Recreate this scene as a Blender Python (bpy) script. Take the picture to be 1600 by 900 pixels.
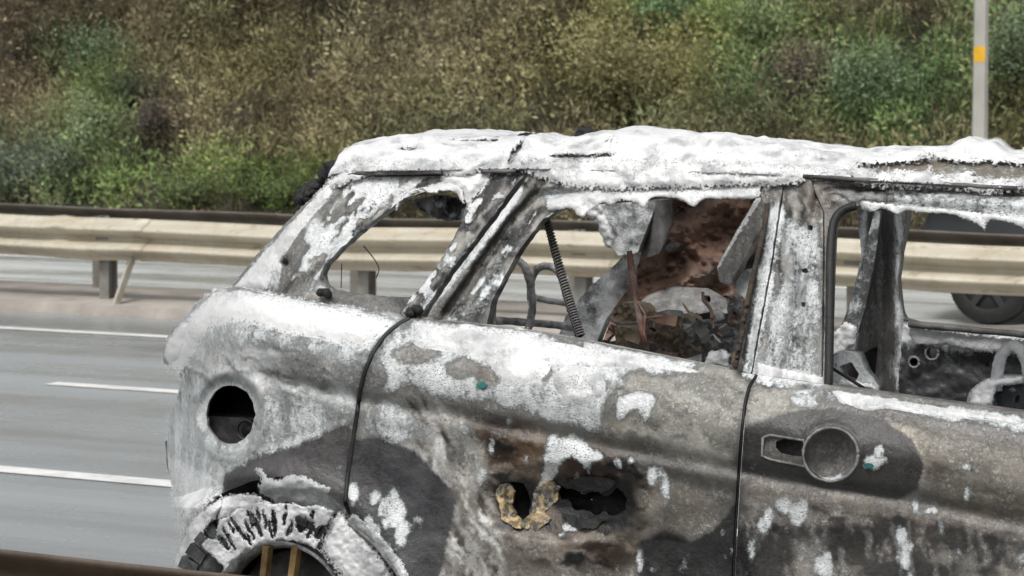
import bpy, math, random
import numpy as np
from mathutils import Vector, Matrix
from mathutils.geometry import delaunay_2d_cdt
random.seed(7); RNG = np.random.default_rng(11)
for o in list(bpy.data.objects): bpy.data.objects.remove(o)
SC = bpy.context.scene
COL = SC.collection

# ------------------------------------------------------------------ camera
F, HZ, CAMZ = 4250.0, 130.0, 1.85
PITCH = math.atan((450 - HZ) / F)
cam = bpy.data.cameras.new('camera'); camo = bpy.data.objects.new('camera', cam); COL.objects.link(camo)
cam.sensor_width = 36; cam.lens = F / 1600 * 36; cam.clip_end = 2000; cam.clip_start = .05
camo.location = (0, 0, CAMZ); camo.rotation_euler = (math.pi / 2 - PITCH, 0, 0)
cam.dof.use_dof = True; cam.dof.focus_distance = 7.2; cam.dof.aperture_fstop = 10
SC.camera = camo
# ------------------------------------------------------------------ sky, sun, exposure (overcast)
SUN_EL, SUN_AZ = math.radians(58), math.radians(200)
world = bpy.data.worlds.new('World'); SC.world = world; world.use_nodes = True
wn = world.node_tree; wn.nodes.clear()
sky = wn.nodes.new('ShaderNodeTexSky'); sky.sky_type = 'NISHITA'; sky.sun_disc = False
sky.sun_elevation = SUN_EL; sky.sun_rotation = SUN_AZ; sky.dust_density = 4.0; sky.air_density = 1.0
hs = wn.nodes.new('ShaderNodeHueSaturation'); hs.inputs['Saturation'].default_value = .16
bg = wn.nodes.new('ShaderNodeBackground'); bg.inputs['Strength'].default_value = .098
wo = wn.nodes.new('ShaderNodeOutputWorld')
wn.links.new(sky.outputs[0], hs.inputs['Color']); wn.links.new(hs.outputs[0], bg.inputs[0]); wn.links.new(bg.outputs[0], wo.inputs[0])
sl = bpy.data.lights.new('sun', 'SUN'); sl.energy = 1.35; sl.angle = math.radians(16); sl.color = (1, .97, .93)
so = bpy.data.objects.new('sun', sl); COL.objects.link(so)
sd = Vector((math.sin(SUN_AZ) * math.cos(SUN_EL), math.cos(SUN_AZ) * math.cos(SUN_EL), math.sin(SUN_EL)))
so.rotation_euler = sd.to_track_quat('Z', 'Y').to_euler(); so.location = (0, 0, 20)
SC.view_settings.view_transform = 'Standard'; SC.view_settings.look = 'None'
SC.view_settings.exposure = 0.52; SC.view_settings.gamma = 1.0
SC.render.engine = 'CYCLES'

# ------------------------------------------------------------------ frames of reference
CA = np.array([0, 0, CAMZ])
FWD = np.array([0, math.cos(PITCH), -math.sin(PITCH)]); UP = np.array([0, math.sin(PITCH), math.cos(PITCH)]); RT = np.array([1., 0, 0])
def ray(x, y):
    x = np.asarray(x, float); y = np.asarray(y, float)
    return FWD + ((x - 800) / F)[..., None] * RT + ((450 - y) / F)[..., None] * UP
def gpt(x, y, z=0.0):                      # point of the horizontal plane z seen at a pixel of the photograph
    d = ray(x, y); t = (z - CAMZ) / d[..., 2]
    return CA + t[..., None] * d
def proj(P):
    P = np.asarray(P, float) - CA
    dz = P @ FWD
    return 800 + F * (P @ RT) / dz, 450 - F * (P @ UP) / dz
TR = math.radians(28.9)                    # road direction
RD_ = np.array([math.cos(TR), -math.sin(TR), 0]); RM = np.array([math.sin(TR), math.cos(TR), 0])
def rp(s, q, z=0.0):                       # road frame: s along, q across (away from the camera)
    s, q, z = np.broadcast_arrays(np.asarray(s, float), q, z)
    return s[..., None] * RD_ + q[..., None] * RM + z[..., None] * np.array([0, 0, 1.])
def sq(P): return P @ RD_, P @ RM
TC = math.radians(22.0)                    # car direction
CU = np.array([math.cos(TC), -math.sin(TC), 0]); CN = np.array([-math.sin(TC), -math.cos(TC), 0])
P0 = np.array([90 / F * 7.2, 7.2, 0])      # a point of the car's near side plane
def cp(x, y, w=0.0):                       # car: point on the plane w metres outside the near side
    d = ray(x, y); w = np.asarray(w, float)
    t = (w - (CA - P0) @ CN) / (d @ CN)
    return CA + t[..., None] * d
def carxyz(a, w, z):                       # a along the car from P0, w outward, z up
    a, w, z = np.broadcast_arrays(np.asarray(a, float), w, z)
    return P0 + a[..., None] * CU + w[..., None] * CN + z[..., None] * np.array([0, 0, 1.])

# ------------------------------------------------------------------ mesh helpers
def link(name, me, mat=None, parent=None):
    o = bpy.data.objects.new(name, me); COL.objects.link(o)
    if mat is not None and me is not None: me.materials.append(mat)
    if parent is not None:
        o.parent = parent
        if parent.type == 'EMPTY': o.matrix_parent_inverse = Matrix.Translation(-Vector(parent.location))
    return o
def mesh(name, V, Fc, mat=None, parent=None, smooth=True, attrs=None):
    me = bpy.data.meshes.new(name)
    V = np.asarray(V, dtype=np.float32)
    if isinstance(Fc, np.ndarray):
        n, k = Fc.shape
        me.vertices.add(len(V)); me.vertices.foreach_set('co', V.ravel())
        me.loops.add(n * k); me.loops.foreach_set('vertex_index', Fc.astype(np.int32).ravel())
        me.polygons.add(n); me.polygons.foreach_set('loop_start', np.arange(0, n * k, k, dtype=np.int32))
        me.update(calc_edges=True); me.validate()
    else:
        me.from_pydata([tuple(map(float, v)) for v in V], [], Fc); me.update()
    me.polygons.foreach_set('use_smooth', np.full(len(me.polygons), smooth))
    if attrs:
        for k, a in attrs.items():
            a = np.asarray(a, dtype=np.float32)
            if a.ndim == 2:
                at = me.attributes.new(k, 'FLOAT_COLOR', 'POINT')
                at.data.foreach_set('color', np.c_[a, np.ones(len(a), np.float32)].ravel())
            else:
                at = me.attributes.new(k, 'FLOAT', 'POINT'); at.data.foreach_set('value', a)
    return link(name, me, mat, parent)
def empty(name, loc):
    o = bpy.data.objects.new(name, None); COL.objects.link(o); o.location = tuple(loc); o.empty_display_size = .2
    return o
def tag(o, label=None, cat=None, group=None, kind=None):
    if label: o['label'] = label
    if cat: o['category'] = cat
    if group: o['group'] = group
    if kind: o['kind'] = kind
    return o
class MB:
    def __init__(s): s.v = []; s.f = []
    def add(s, V, Fc):
        b = len(s.v); s.v += [tuple(map(float, p)) for p in V]; s.f += [tuple(b + i for i in f) for f in Fc]
    def box(s, c, ax, ay, az):
        c, ax, ay, az = map(np.asarray, (c, ax, ay, az))
        V = [c + i * ax + j * ay + k * az for k in (-1, 1) for j in (-1, 1) for i in (-1, 1)]
        s.add(V, [(0, 2, 3, 1), (4, 5, 7, 6), (0, 1, 5, 4), (2, 6, 7, 3), (0, 4, 6, 2), (1, 3, 7, 5)])
    def tube(s, pts, r, n=8, rough=0.0):
        pts = [np.asarray(p, float) for p in pts]; m = len(pts)
        r = [r] * m if np.isscalar(r) else r
        V = []; ref = np.array([.13, .21, .97])
        for i in range(m):
            t = pts[min(i + 1, m - 1)] - pts[max(i - 1, 0)]; t = t / (np.linalg.norm(t) + 1e-9)
            a = np.cross(t, ref)
            if np.linalg.norm(a) < .1: a = np.cross(t, [1, 0, 0])
            a /= np.linalg.norm(a); b = np.cross(t, a)
            for k in range(n):
                q = 2 * math.pi * k / n; rr = r[i] * (1 + rough * random.uniform(-1, 1))
                V.append(pts[i] + rr * (math.cos(q) * a + math.sin(q) * b))
        Fc = [(i * n + k, i * n + (k + 1) % n, (i + 1) * n + (k + 1) % n, (i + 1) * n + k) for i in range(m - 1) for k in range(n)]
        Fc += [tuple(range(n))[::-1], tuple((m - 1) * n + k for k in range(n))]
        s.add(V, Fc)
    def sweep(s, prof, path_pts, ex, ez):       # profile [(e,z)] swept along path points
        n = len(prof); V = []
        for p in path_pts:
            for e, z in prof: V.append(np.asarray(p) + e * np.asarray(ex) + z * np.asarray(ez))
        m = len(path_pts)
        Fc = [(i * n + k, i * n + (k + 1) % n, (i + 1) * n + (k + 1) % n, (i + 1) * n + k) for i in range(m - 1) for k in range(n)]
        Fc += [tuple(range(n))[::-1], tuple((m - 1) * n + k for k in range(n))]
        s.add(V, Fc)
    def build(s, name, mat, parent=None, smooth=True, attrs=None):
        return mesh(name, s.v, s.f, mat, parent, smooth, attrs)
def catmull(pts, n=8, closed=False):
    P = [np.asarray(p, float) for p in pts]; m = len(P); out = []
    rng = range(m) if closed else range(m - 1)
    for i in rng:
        g = (lambda j: P[j % m]) if closed else (lambda j: P[max(0, min(m - 1, j))])
        a, b, c, d = g(i - 1), g(i), g(i + 1), g(i + 2)
        for k in range(n):
            t = k / n
            out.append(.5 * (2 * b + (c - a) * t + (2 * a - 5 * b + 4 * c - d) * t * t + (3 * b - a - 3 * c + d) * t ** 3))
    if not closed: out.append(P[-1])
    return out
# smooth value noise on numpy grids / points
_NT = RNG.random((64, 64, 16)).astype(np.float64)
def vnoise(x, y, z=0.0):
    x, y, z = np.broadcast_arrays(np.asarray(x, float), y, z)
    xi = np.floor(x).astype(int); yi = np.floor(y).astype(int); zi = np.floor(z).astype(int)
    fx = x - xi; fy = y - yi; fz = z - zi
    fx = fx * fx * (3 - 2 * fx); fy = fy * fy * (3 - 2 * fy); fz = fz * fz * (3 - 2 * fz)
    r = 0
    for dx in (0, 1):
        for dy in (0, 1):
            for dz in (0, 1):
                r = r + _NT[(xi + dx) % 64, (yi + dy) % 64, (zi + dz) % 16] * (fx if dx else 1 - fx) * (fy if dy else 1 - fy) * (fz if dz else 1 - fz)
    return r
def fbm(x, y, z=0.0, o=4):
    r = 0; a = .5; t = 0
    for i in range(o):
        r = r + a * vnoise(x * 2 ** i + 17.3 * i, y * 2 ** i + 5.1 * i, z * 2 ** i); t += a; a *= .55
    return r / t
def lin(c):
    c = np.asarray(c, float) / 255
    return np.where(c < .04045, c / 12.92, ((c + .055) / 1.055) ** 2.4)
def alb(c, k=1.2): return np.clip(lin(c) * k, 0.004, .86)

# ------------------------------------------------------------------ materials
def newmat(name):
    m = bpy.data.materials.new(name); m.use_nodes = True
    nt = m.node_tree; b = nt.nodes['Principled BSDF']
    return m, nt, b
class NT:
    def __init__(s, nt): s.nt = nt
    def n(s, t, **kw):
        x = s.nt.nodes.new(t)
        for k, v in kw.items():
            if k.startswith('i_'):
                key = k[2:]; key = int(key) if key.isdigit() else key
                x.inputs[key].default_value = v
            else: setattr(x, k, v)
        return x
    def l(s, a, b): s.nt.links.new(a, b)
    def math(s, op, a, b=None, clamp=False):
        x = s.nt.nodes.new('ShaderNodeMath'); x.operation = op; x.use_clamp = clamp
        for i, v in enumerate((a, b)):
            if v is None: continue
            if isinstance(v, (int, float)): x.inputs[i].default_value = v
            else: s.l(v, x.inputs[i])
        return x.outputs[0]
    def noise(s, co, scale, detail=4, rough=.6):
        x = s.n('ShaderNodeTexNoise'); x.inputs['Scale'].default_value = scale; x.inputs['Detail'].default_value = detail; x.inputs['Roughness'].default_value = rough
        s.l(co, x.inputs['Vector']); return x.outputs['Fac']
    def vor(s, co, scale, feature='F1'):
        x = s.n('ShaderNodeTexVoronoi', feature=feature); x.inputs['Scale'].default_value = scale
        s.l(co, x.inputs['Vector']); return x.outputs['Distance']
    def mapr(s, v, a, b, c=0, d=1, smooth=False):
        x = s.n('ShaderNodeMapRange'); x.interpolation_type = 'SMOOTHSTEP' if smooth else 'LINEAR'
        x.inputs[1].default_value = a; x.inputs[2].default_value = b; x.inputs[3].default_value = c; x.inputs[4].default_value = d
        s.l(v, x.inputs[0]); return x.outputs[0]
    def mix(s, f, a, b, mode='MIX'):
        x = s.n('ShaderNodeMix', data_type='RGBA', blend_type=mode)
        for sock, v in ((x.inputs[0], f), (x.inputs[6], a), (x.inputs[7], b)):
            if isinstance(v, (int, float)): sock.default_value = v
            elif isinstance(v, tuple): sock.default_value = (*v, 1) if len(v) == 3 else v
            else: s.l(v, sock)
        return x.outputs[2]
    def bump(s, h, strength, dist, normal=None):
        x = s.n('ShaderNodeBump'); x.inputs['Strength'].default_value = strength; x.inputs['Distance'].default_value = dist
        s.l(h, x.inputs['Height'])
        if normal is not None: s.l(normal, x.inputs['Normal'])
        return x.outputs[0]

def mat_simple(name, col, rough=.6, var=.35, scale=14, metal=0.0, bump=.3, dirt=None, dirt_amt=.5, bscale=60):
    m, nt, b = newmat(name); N = NT(nt)
    co = N.n('ShaderNodeTexCoord').outputs['Object']
    f = N.noise(co, scale, 5, .65)
    c = N.mix(N.mapr(f, .3, .7), tuple(np.array(col) * (1 - var)), tuple(np.clip(np.array(col) * (1 + var), 0, .9)))
    if dirt is not None:
        g = N.noise(co, scale * .45, 6, .7)
        c = N.mix(N.math('MULTIPLY', N.mapr(g, .45, .62), dirt_amt), c, tuple(dirt))
    N.l(c, b.inputs['Base Color']); b.inputs['Roughness'].default_value = rough; b.inputs['Metallic'].default_value = metal
    if bump: N.l(N.bump(N.noise(co, bscale, 6, .7), bump, .01), b.inputs['Normal'])
    return m

def mat_burnt():
    # scorched sheet metal: ash / soot / rust colour carried by the panel, torn foam film on top
    m, nt, b = newmat('burnt_panel'); N = NT(nt)
    co = N.n('ShaderNodeTexCoord').outputs['Object']
    ca = N.n('ShaderNodeAttribute', attribute_name='alb').outputs['Color']
    fo = N.n('ShaderNodeAttribute', attribute_name='foam').outputs['Fac']
    n1 = N.noise(co, 11, 6, .7); n2 = N.noise(co, 60, 5, .7); n3 = N.noise(co, 240, 3, .6)
    v = N.math('ADD', N.mapr(n1, .25, .75, .55, 1.4), N.mapr(n2, .25, .75, -.25, .25))
    v = N.math('ADD', v, N.mapr(n3, .3, .7, -.12, .12))
    base = N.mix(1.0, ca, (1, 1, 1)); 
    vm = N.n('ShaderNodeVectorMath', operation='SCALE'); N.l(ca, vm.inputs[0]); N.l(v, vm.inputs['Scale'])
    # pale ash speckle
    ashy = N.n('ShaderNodeAttribute', attribute_name='ash').outputs['Fac']
    sp = N.mapr(N.noise(co, 75, 9, .82), .50, .57)
    spm = N.math('MULTIPLY', sp, N.mapr(N.noise(co, 12, 4, .7), .40, .60, .04, .62))
    spm = N.math('MULTIPLY', spm, ashy, True)
    base = N.mix(spm, vm.outputs[0], (.55, .545, .52))
    dk = N.math('MULTIPLY', N.mapr(N.noise(co, 60, 8, .8), .53, .60), N.mapr(N.noise(co, 8, 4, .6), .42, .58, 0, .8))
    dk = N.math('MULTIPLY', dk, ashy, True)
    base = N.mix(dk, base, (.045, .042, .038))
    # foam film with bubbles eaten out of it
    sm = N.n('ShaderNodeMapping'); sm.inputs['Scale'].default_value = (1, 1, .32); N.l(co, sm.inputs['Vector'])
    e = N.math('ADD', N.mapr(N.noise(co, 70, 7, .8), .2, .8, -.42, .42), N.mapr(N.noise(sm.outputs[0], 17, 5, .65), .25, .75, -.34, .34))
    t = N.math('ADD', fo, N.math('MULTIPLY', e, N.mapr(fo, .05, .35)))
    cov = N.mapr(t, .34, .72, 0, 1, True)
    bub = N.vor(co, 118); bub2 = N.vor(co, 210)
    pit = N.mapr(bub, .16, .34, 1, 0, True)
    pitm = N.math('MULTIPLY', pit, N.mapr(N.noise(co, 13, 3), .38, .54))
    cov2 = N.math('MULTIPLY', cov, N.math('SUBTRACT', 1, N.math('MULTIPLY', pitm, .55)), True)
    film = N.mix(N.mapr(t, .5, 1.05), (.385, .42, .425), (.765, .785, .79))
    c = N.mix(cov2, base, film)
    N.l(c, b.inputs['Base Color'])
    N.l(N.math('ADD', N.mapr(cov2, 0, 1, .32, .40), N.mapr(n1, .3, .7, -.08, .1)), b.inputs['Roughness'])
    h = N.math('ADD', N.math('MULTIPLY', cov, .6), N.math('MULTIPLY', N.math('MULTIPLY', bub2, cov), .3))
    h = N.math('ADD', h, N.math('MULTIPLY', n2, .6))
    h = N.math('ADD', h, N.math('MULTIPLY', N.math('MULTIPLY', sp, ashy), .14))
    h = N.math('SUBTRACT', h, N.math('MULTIPLY', pitm, N.math('MULTIPLY', cov, .4)))
    h = N.math('ADD', h, N.math('MULTIPLY', n1, .5))
    N.l(N.bump(h, .8, .006), b.inputs['Normal'])
    b.inputs['Specular IOR Level'].default_value = .45
    return m
def mat_foam():
    m, nt, b = newmat('foam'); N = NT(nt)
    co = N.n('ShaderNodeTexCoord').outputs['Object']
    thin = N.n('ShaderNodeAttribute', attribute_name='thin').outputs['Fac']
    v1 = N.vor(co, 85); v2 = N.vor(co, 135)
    n = N.noise(co, 30, 5, .6); n2 = N.noise(co, 120, 4, .6)
    pit = N.math('MULTIPLY', N.mapr(v1, .06, .20, 1, 0, True), N.mapr(N.noise(co, 16, 3), .50, .60))
    pit2 = N.math('MULTIPLY', N.mapr(v2, .12, .3, 1, 0, True), N.mapr(N.math('ADD', thin, N.mapr(N.noise(co, 14, 4), .3, .7, -.4, .4)), .25, .75))
    p = N.math('MAXIMUM', N.math('MULTIPLY', pit, .6), N.math('MULTIPLY', pit2, .85), True)
    gm = N.math('ADD', thin, N.mapr(N.noise(co, 9, 5, .65), .3, .7, -.45, .45))
    cc = N.mix(N.mapr(gm, .2, .95, 0, 1, True), (.70, .71, .71), (.36, .37, .375))
    c = N.mix(p, cc, (.13, .135, .14))
    N.l(c, b.inputs['Base Color']); b.inputs['Roughness'].default_value = .36; b.inputs['Specular IOR Level'].default_value = .6
    ed = N.n('ShaderNodeAttribute', attribute_name='edge').outputs['Fac']
    al = N.math('ADD', ed, N.math('ADD', N.mapr(N.noise(co, 75, 5, .75), .25, .75, -.5, .5), N.mapr(v2, .1, .6, -.22, .12)))
    N.l(N.mapr(al, .22, .55, 0, 1, True), b.inputs['Alpha'])
    h = N.math('ADD', N.math('MULTIPLY', n, .8), N.math('MULTIPLY', n2, .35))
    h = N.math('SUBTRACT', h, N.math('MULTIPLY', p, .6))
    N.l(N.bump(h, .45, .007), b.inputs['Normal'])
    return m
M = {}
M['burnt'] = mat_burnt(); M['foam'] = mat_foam()
M['char'] = mat_simple('charred_plastic', (.012, .012, .012), .55, .6, 40, bump=.8)
M['rubber'] = mat_simple('black_rubber_seal', (.018, .018, .018), .6, .4, 30)
M['soot'] = mat_simple('sooty_steel', (.06, .058, .056), .6, .5, 18, dirt=(.22, .215, .21), dirt_amt=.7)
M['rustpanel'] = mat_simple('rusty_sheet', (.30, .19, .14), .75, .5, 9, dirt=(.10, .08, .07), dirt_amt=.7, bump=.6, bscale=28)
M['rustrod'] = mat_simple('red_rust', (.20, .10, .08), .8, .4, 30, dirt=(.4, .38, .36), dirt_amt=.6)
M['ochre'] = mat_simple('ochre_rust', (.30, .20, .08), .75, .4, 25, dirt=(.08, .05, .03), dirt_amt=.6)
M['tan'] = mat_simple('heat_browned_metal', (.34, .27, .18), .7, .4, 25, dirt=(.12, .10, .08), dirt_amt=.7)
M['grime'] = mat_simple('ash_grey_metal', (.26, .26, .25), .6, .5, 30, dirt=(.07, .07, .07), dirt_amt=.7, bump=.5)
M['white_tube'] = mat_simple('foam_coated_tube', (.50, .50, .50), .6, .5, 45, dirt=(.10, .10, .10), dirt_amt=.8)
M['foam_tube'] = mat_simple('foam_covered_tube', (.70, .71, .72), .6, .15, 30, dirt=(.35, .36, .37), dirt_amt=.6, bump=.5)
M['tyre'] = mat_simple('burnt_tyre', (.03, .03, .032), .75, .5, 40, dirt=(.16, .17, .17), dirt_amt=.5)
M['burnt_dark'] = mat_simple('blackened_metal', (.03, .03, .03), .5, .5, 30)
M['cream'] = mat_simple('scorched_insulation', (.58, .47, .25), .8, .35, 18, dirt=(.75, .72, .62), dirt_amt=.8, bump=.7, bscale=90)
M['teal'] = mat_simple('teal_fragment', (.02, .16, .15), .5, .2, 30)
# ------------------------------------------------------------------ the setting
def q_of(x, y, z=0.0): return float(gpt(np.array(x), np.array(y), z) @ RM)
Q_LINE = [q_of(130, 519.5), q_of(177, 606), q_of(132, 745)]      # far edge line, dashed lane line, near edge line
Q_KERB = q_of(130, 492)                                          # near edge of the median
Q_RAIL = q_of(130, 340, .75)
Q_NEAR = q_of(200, 874, .75)
Q_FAR0 = Q_RAIL + 1.22; Q_FAR1 = Q_FAR0 + 9.0                     # opposite carriageway
Q_HILL = Q_FAR1 + .6
def sheet(name, q0, q1, z, mat, nq=2, s0=-260, s1=200, kind='structure', ns=2):
    S, Qq = np.meshgrid(np.linspace(s0, s1, ns), np.linspace(q0, q1, nq), indexing='ij')
    V = rp(S, Qq, z).reshape(-1, 3)
    Fc = np.array([(i * nq + j, (i + 1) * nq + j, (i + 1) * nq + j + 1, i * nq + j + 1) for i in range(ns - 1) for j in range(nq - 1)])
    o = mesh(name, V, Fc, mat, None, False); o['kind'] = kind; return o
def mat_road(name, base, wet):
    m, nt, b = newmat(name); N = NT(nt)
    co = N.n('ShaderNodeTexCoord').outputs['Object']
    # rotate into the road's own direction so streaks run along the carriageway
    mp = N.n('ShaderNodeMapping'); mp.inputs['Rotation'].default_value = (0, 0, TR); N.l(co, mp.inputs['Vector'])
    st = N.n('ShaderNodeMapping'); st.inputs['Scale'].default_value = (.12, 1.4, 1); N.l(mp.outputs[0], st.inputs['Vector'])
    f = N.noise(st.outputs[0], 1.0, 5, .6); g = N.noise(co, 90, 4, .7); k = N.noise(co, 2.2, 4, .6)
    c = N.mix(N.mapr(f, .3, .7), tuple(np.array(base) * .72), tuple(np.array(base) * 1.35))
    c = N.mix(N.mapr(g, .35, .7, 0, .45), c, tuple(np.array(base) * 1.9))
    c = N.mix(N.mapr(N.noise(co, 160, 3, .7), .52, .66, 0, .5), c, tuple(np.array(base) * .35))
    N.l(c, b.inputs['Base Color'])
    r = N.math('ADD', N.mapr(f, .35, .65, wet, wet + .22), N.mapr(k, .3, .7, -.05, .08))
    N.l(r, b.inputs['Roughness']); b.inputs['Specular IOR Level'].default_value = .55
    rp_ = N.n('ShaderNodeMapping'); rp_.inputs['Scale'].default_value = (1.2, 5, 1); N.l(mp.outputs[0], rp_.inputs['Vector'])
    rip = N.noise(rp_.outputs[0], 3.2, 5, .6)
    h = N.math('ADD', N.math('MULTIPLY', g, .35), N.math('MULTIPLY', rip, .5))
    N.l(N.bump(h, .16, .012), b.inputs['Normal'])
    return m
M['asphalt'] = mat_road('wet_asphalt', (.225, .242, .247), .13)
M['asphalt2'] = mat_road('far_wet_asphalt', (.42, .43, .42), .17)
M['verge'] = mat_simple('muddy_verge', (.06, .052, .035), .8, .5, 2.5, bump=.6)
M['medsoil'] = mat_simple('dirty_concrete_median', (.33, .30, .265), .75, .25, 3.0, dirt=(.2, .18, .16), dirt_amt=.6)
M['kerb'] = mat_simple('kerb_concrete', (.25, .23, .20), .7, .3, 5)
M['paint'] = mat_simple('road_paint', (.78, .78, .75), .45, .12, 8, dirt=(.45, .44, .42), dirt_amt=.5, bump=.15)
sheet('ground', -220, 320, -.03, M['verge'])
near_road = sheet('road', Q_NEAR + .35, Q_KERB, 0, M['asphalt'])
far_road = sheet('opposite_road', Q_FAR0, Q_FAR1, 0, M['asphalt2'])
def strip(q, w, s0, s1, parent, z=.004):
    V = rp([s0, s1, s1, s0], np.array([q - w, q - w, q + w, q + w]), z)
    return mesh('lane_line', V, [(0, 1, 2, 3)], M['paint'], parent, False)
strip(Q_LINE[0], .075, -200, 150, near_road); strip(Q_LINE[2], .085, -200, 150, near_road)
sdash = float(gpt(np.array(76.), np.array(600.)) @ RD_)
for k in range(-14, 9): strip(Q_LINE[1], .075, sdash + k * 9.0, sdash + k * 9.0 + 3.6, near_road)
for qq in (Q_FAR0 + .35, Q_FAR0 + 3.9, Q_FAR0 + 7.6): strip(qq, .08, -200, 150, far_road)
# median: kerb step, raised soil strip
mb = MB(); V = []
prof = [(Q_KERB, -.02), (Q_KERB + .03, .07), (Q_KERB + .5, .10), (Q_RAIL + .5, .12), (Q_FAR0 - .05, .10), (Q_FAR0, -.02)]
SS = np.linspace(-220, 170, 140); n = len(prof)
for s in SS:
    for j, (q, z) in enumerate(prof): V.append(rp(s, q + (random.uniform(-.03, .03) if 0 < j < n - 1 else 0), z + (random.uniform(-.02, .02) if 0 < j < n - 1 else 0)))
Fc = [(i * n + k, i * n + k + 1, (i + 1) * n + k + 1, (i + 1) * n + k) for i in range(len(SS) - 1) for k in range(n - 1)]
o = mesh('median_strip', np.array(V), [f[::-1] for f in Fc], M['medsoil']); o['kind'] = 'structure'

# ------------------------------------------------------------------ hillside and its vegetation
HT, HRUN = 4.6, 7.6
def hill_z(s, q):
    t = np.clip((q - Q_HILL) / HRUN, 0, 1)
    z = HT * (t ** .92) + (fbm(s * .35, q * .35) - .5) * 1.1 * np.clip(t * 4, 0, 1) + .02
    return z
S, Qq = np.meshgrid(np.linspace(-110, 60, 260), np.r_[np.linspace(Q_HILL - .7, Q_HILL + HRUN, 50), Q_HILL + HRUN + 4, Q_HILL + HRUN + 60], indexing='ij')
Z = hill_z(S, Qq); V = rp(S, Qq, Z).reshape(-1, 3); ns, nq = S.shape
I, J = np.meshgrid(np.arange(ns - 1), np.arange(nq - 1), indexing='ij'); b0 = (I * nq + J).ravel()
M['hillsoil'] = mat_simple('hill_soil', (.045, .038, .028), .9, .5, 1.2, bump=.5, bscale=12)
o = mesh('hillside', V, np.c_[b0, b0 + nq, b0 + nq + 1, b0 + 1], M['hillsoil']); o['kind'] = 'structure'
def mat_leaf():
    m, nt, b = newmat('foliage'); N = NT(nt)
    ca = N.n('ShaderNodeAttribute', attribute_name='alb').outputs['Color']
    N.l(ca, b.inputs['Base Color']); b.inputs['Roughness'].default_value = .75
    b.inputs['Specular IOR Level'].default_value = .12
    tr = N.n('ShaderNodeBsdfTranslucent'); N.l(ca, tr.inputs['Color'])
    ms = N.n('ShaderNodeMixShader'); ms.inputs[0].default_value = .25
    N.l(b.outputs[0], ms.inputs[1]); N.l(tr.outputs[0], ms.inputs[2]); N.l(ms.outputs[0], nt.nodes['Material Output'].inputs[0])
    return m
M['leaf'] = mat_leaf()
M['twig'] = mat_simple('twig', (.06, .045, .03), .85, .3, 20)
def leaves(P, D, L, Wd):
    """one narrow diamond (two triangles) per leaf: centre P, direction D, length L, width Wd"""
    n = len(P); D = D / np.linalg.norm(D, axis=1, keepdims=True)
    R = RNG.normal(size=(n, 3)); Sd = np.cross(D, R); Sd /= np.linalg.norm(Sd, axis=1, keepdims=True)
    V = np.stack([P, P + D * (L * .45)[:, None] + Sd * (Wd * .5)[:, None], P + D * L[:, None], P + D * (L * .45)[:, None] - Sd * (Wd * .5)[:, None]], 1).reshape(-1, 3)
    return V, np.arange(n * 4).reshape(-1, 4)
# colours of the bank, read off the photograph: (x, y, rx, ry, srgb, weight)
VEG = [(60, 60, 190, 110, (92, 78, 66), 1), (300, 40, 220, 80, (96, 84, 66), 1), (150, 110, 70, 60, (98, 118, 72), 1.1), (150, 200, 55, 60, (112, 128, 78), 1.2),
       (85, 88, 35, 30, (98, 124, 76), 1), (215, 140, 55, 22, (78, 86, 68), 1), (70, 270, 130, 50, (98, 108, 84), 1.2), (250, 205, 45, 45, (80, 70, 62), 1.2),
       (300, 290, 200, 26, (100, 118, 64), 1.8), (420, 285, 90, 30, (102, 122, 62), 1.7), (300, 325, 200, 14, (88, 86, 64), 1), (310, 57, 35, 14, (94, 122, 68), 1), (430, 110, 160, 60, (120, 112, 76), 1),
       (420, 180, 170, 60, (118, 104, 82), 1.2), (600, 90, 150, 70, (104, 94, 78), 1.2), (560, 170, 130, 60, (124, 108, 84), 1.2), (640, 215, 120, 20, (80, 84, 62), 1),
       (700, 40, 140, 60, (104, 94, 74), 1), (780, 130, 90, 60, (126, 112, 86), 1), (700, 185, 160, 22, (84, 86, 62), 1), (980, 90, 120, 60, (130, 124, 72), 1.5), (980, 150, 130, 45, (112, 104, 70), 1.2),
       (1040, 30, 50, 30, (100, 128, 70), 1.3), (1180, 45, 70, 40, (112, 132, 72), 1.2), (1170, 150, 60, 55, (94, 112, 74), 1.1), (1250, 130, 60, 50, (96, 84, 70), 1.2), (1350, 95, 90, 50, (102, 120, 72), 1.2),
       (1370, 180, 100, 35, (104, 130, 78), 1.4), (1450, 50, 60, 40, (100, 92, 72), 1), (1580, 60, 60, 60, (98, 116, 76), 1.2), (1570, 170, 80, 50, (98, 98, 66), 1), (1470, 150, 50, 60, (98, 122, 78), 1.2), (1000, 200, 200, 20, (78, 82, 60), 1)]
def veg_col(x, y):
    n1 = fbm(x / 60., y / 45.) - .5; n2 = fbm(x / 60. + 50, y / 45. + 9) - .5
    X = x + n1 * 90; Y = y + n2 * 60
    tot = np.full(x.shape, .12); c = np.array([112., 100, 78]) * tot[..., None]
    for vx, vy, rx, ry, col, w in VEG:
        k = w * np.exp(-1.6 * (((X - vx) / rx) ** 2 + ((Y - vy) / ry) ** 2)); tot = tot + k; c = c + k[..., None] * np.array(col, float)
    c = c / tot[..., None]; c = c * np.array([.99, 1.04, .96]); g = c.mean(-1, keepdims=True); return g + (c - g) * .84
def veg_scatter(n):
    s = RNG.uniform(-52, 22, n); q = Q_HILL + HRUN * RNG.random(n) ** 1.1 * 1.05
    P = rp(s, q, hill_z(s, q)); x, y = proj(P)
    k = (x > -700) & (x < 2300) & (y > -420) & (y < 420)
    return P[k], x[k], y[k]
VEGK = 1.8
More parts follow.
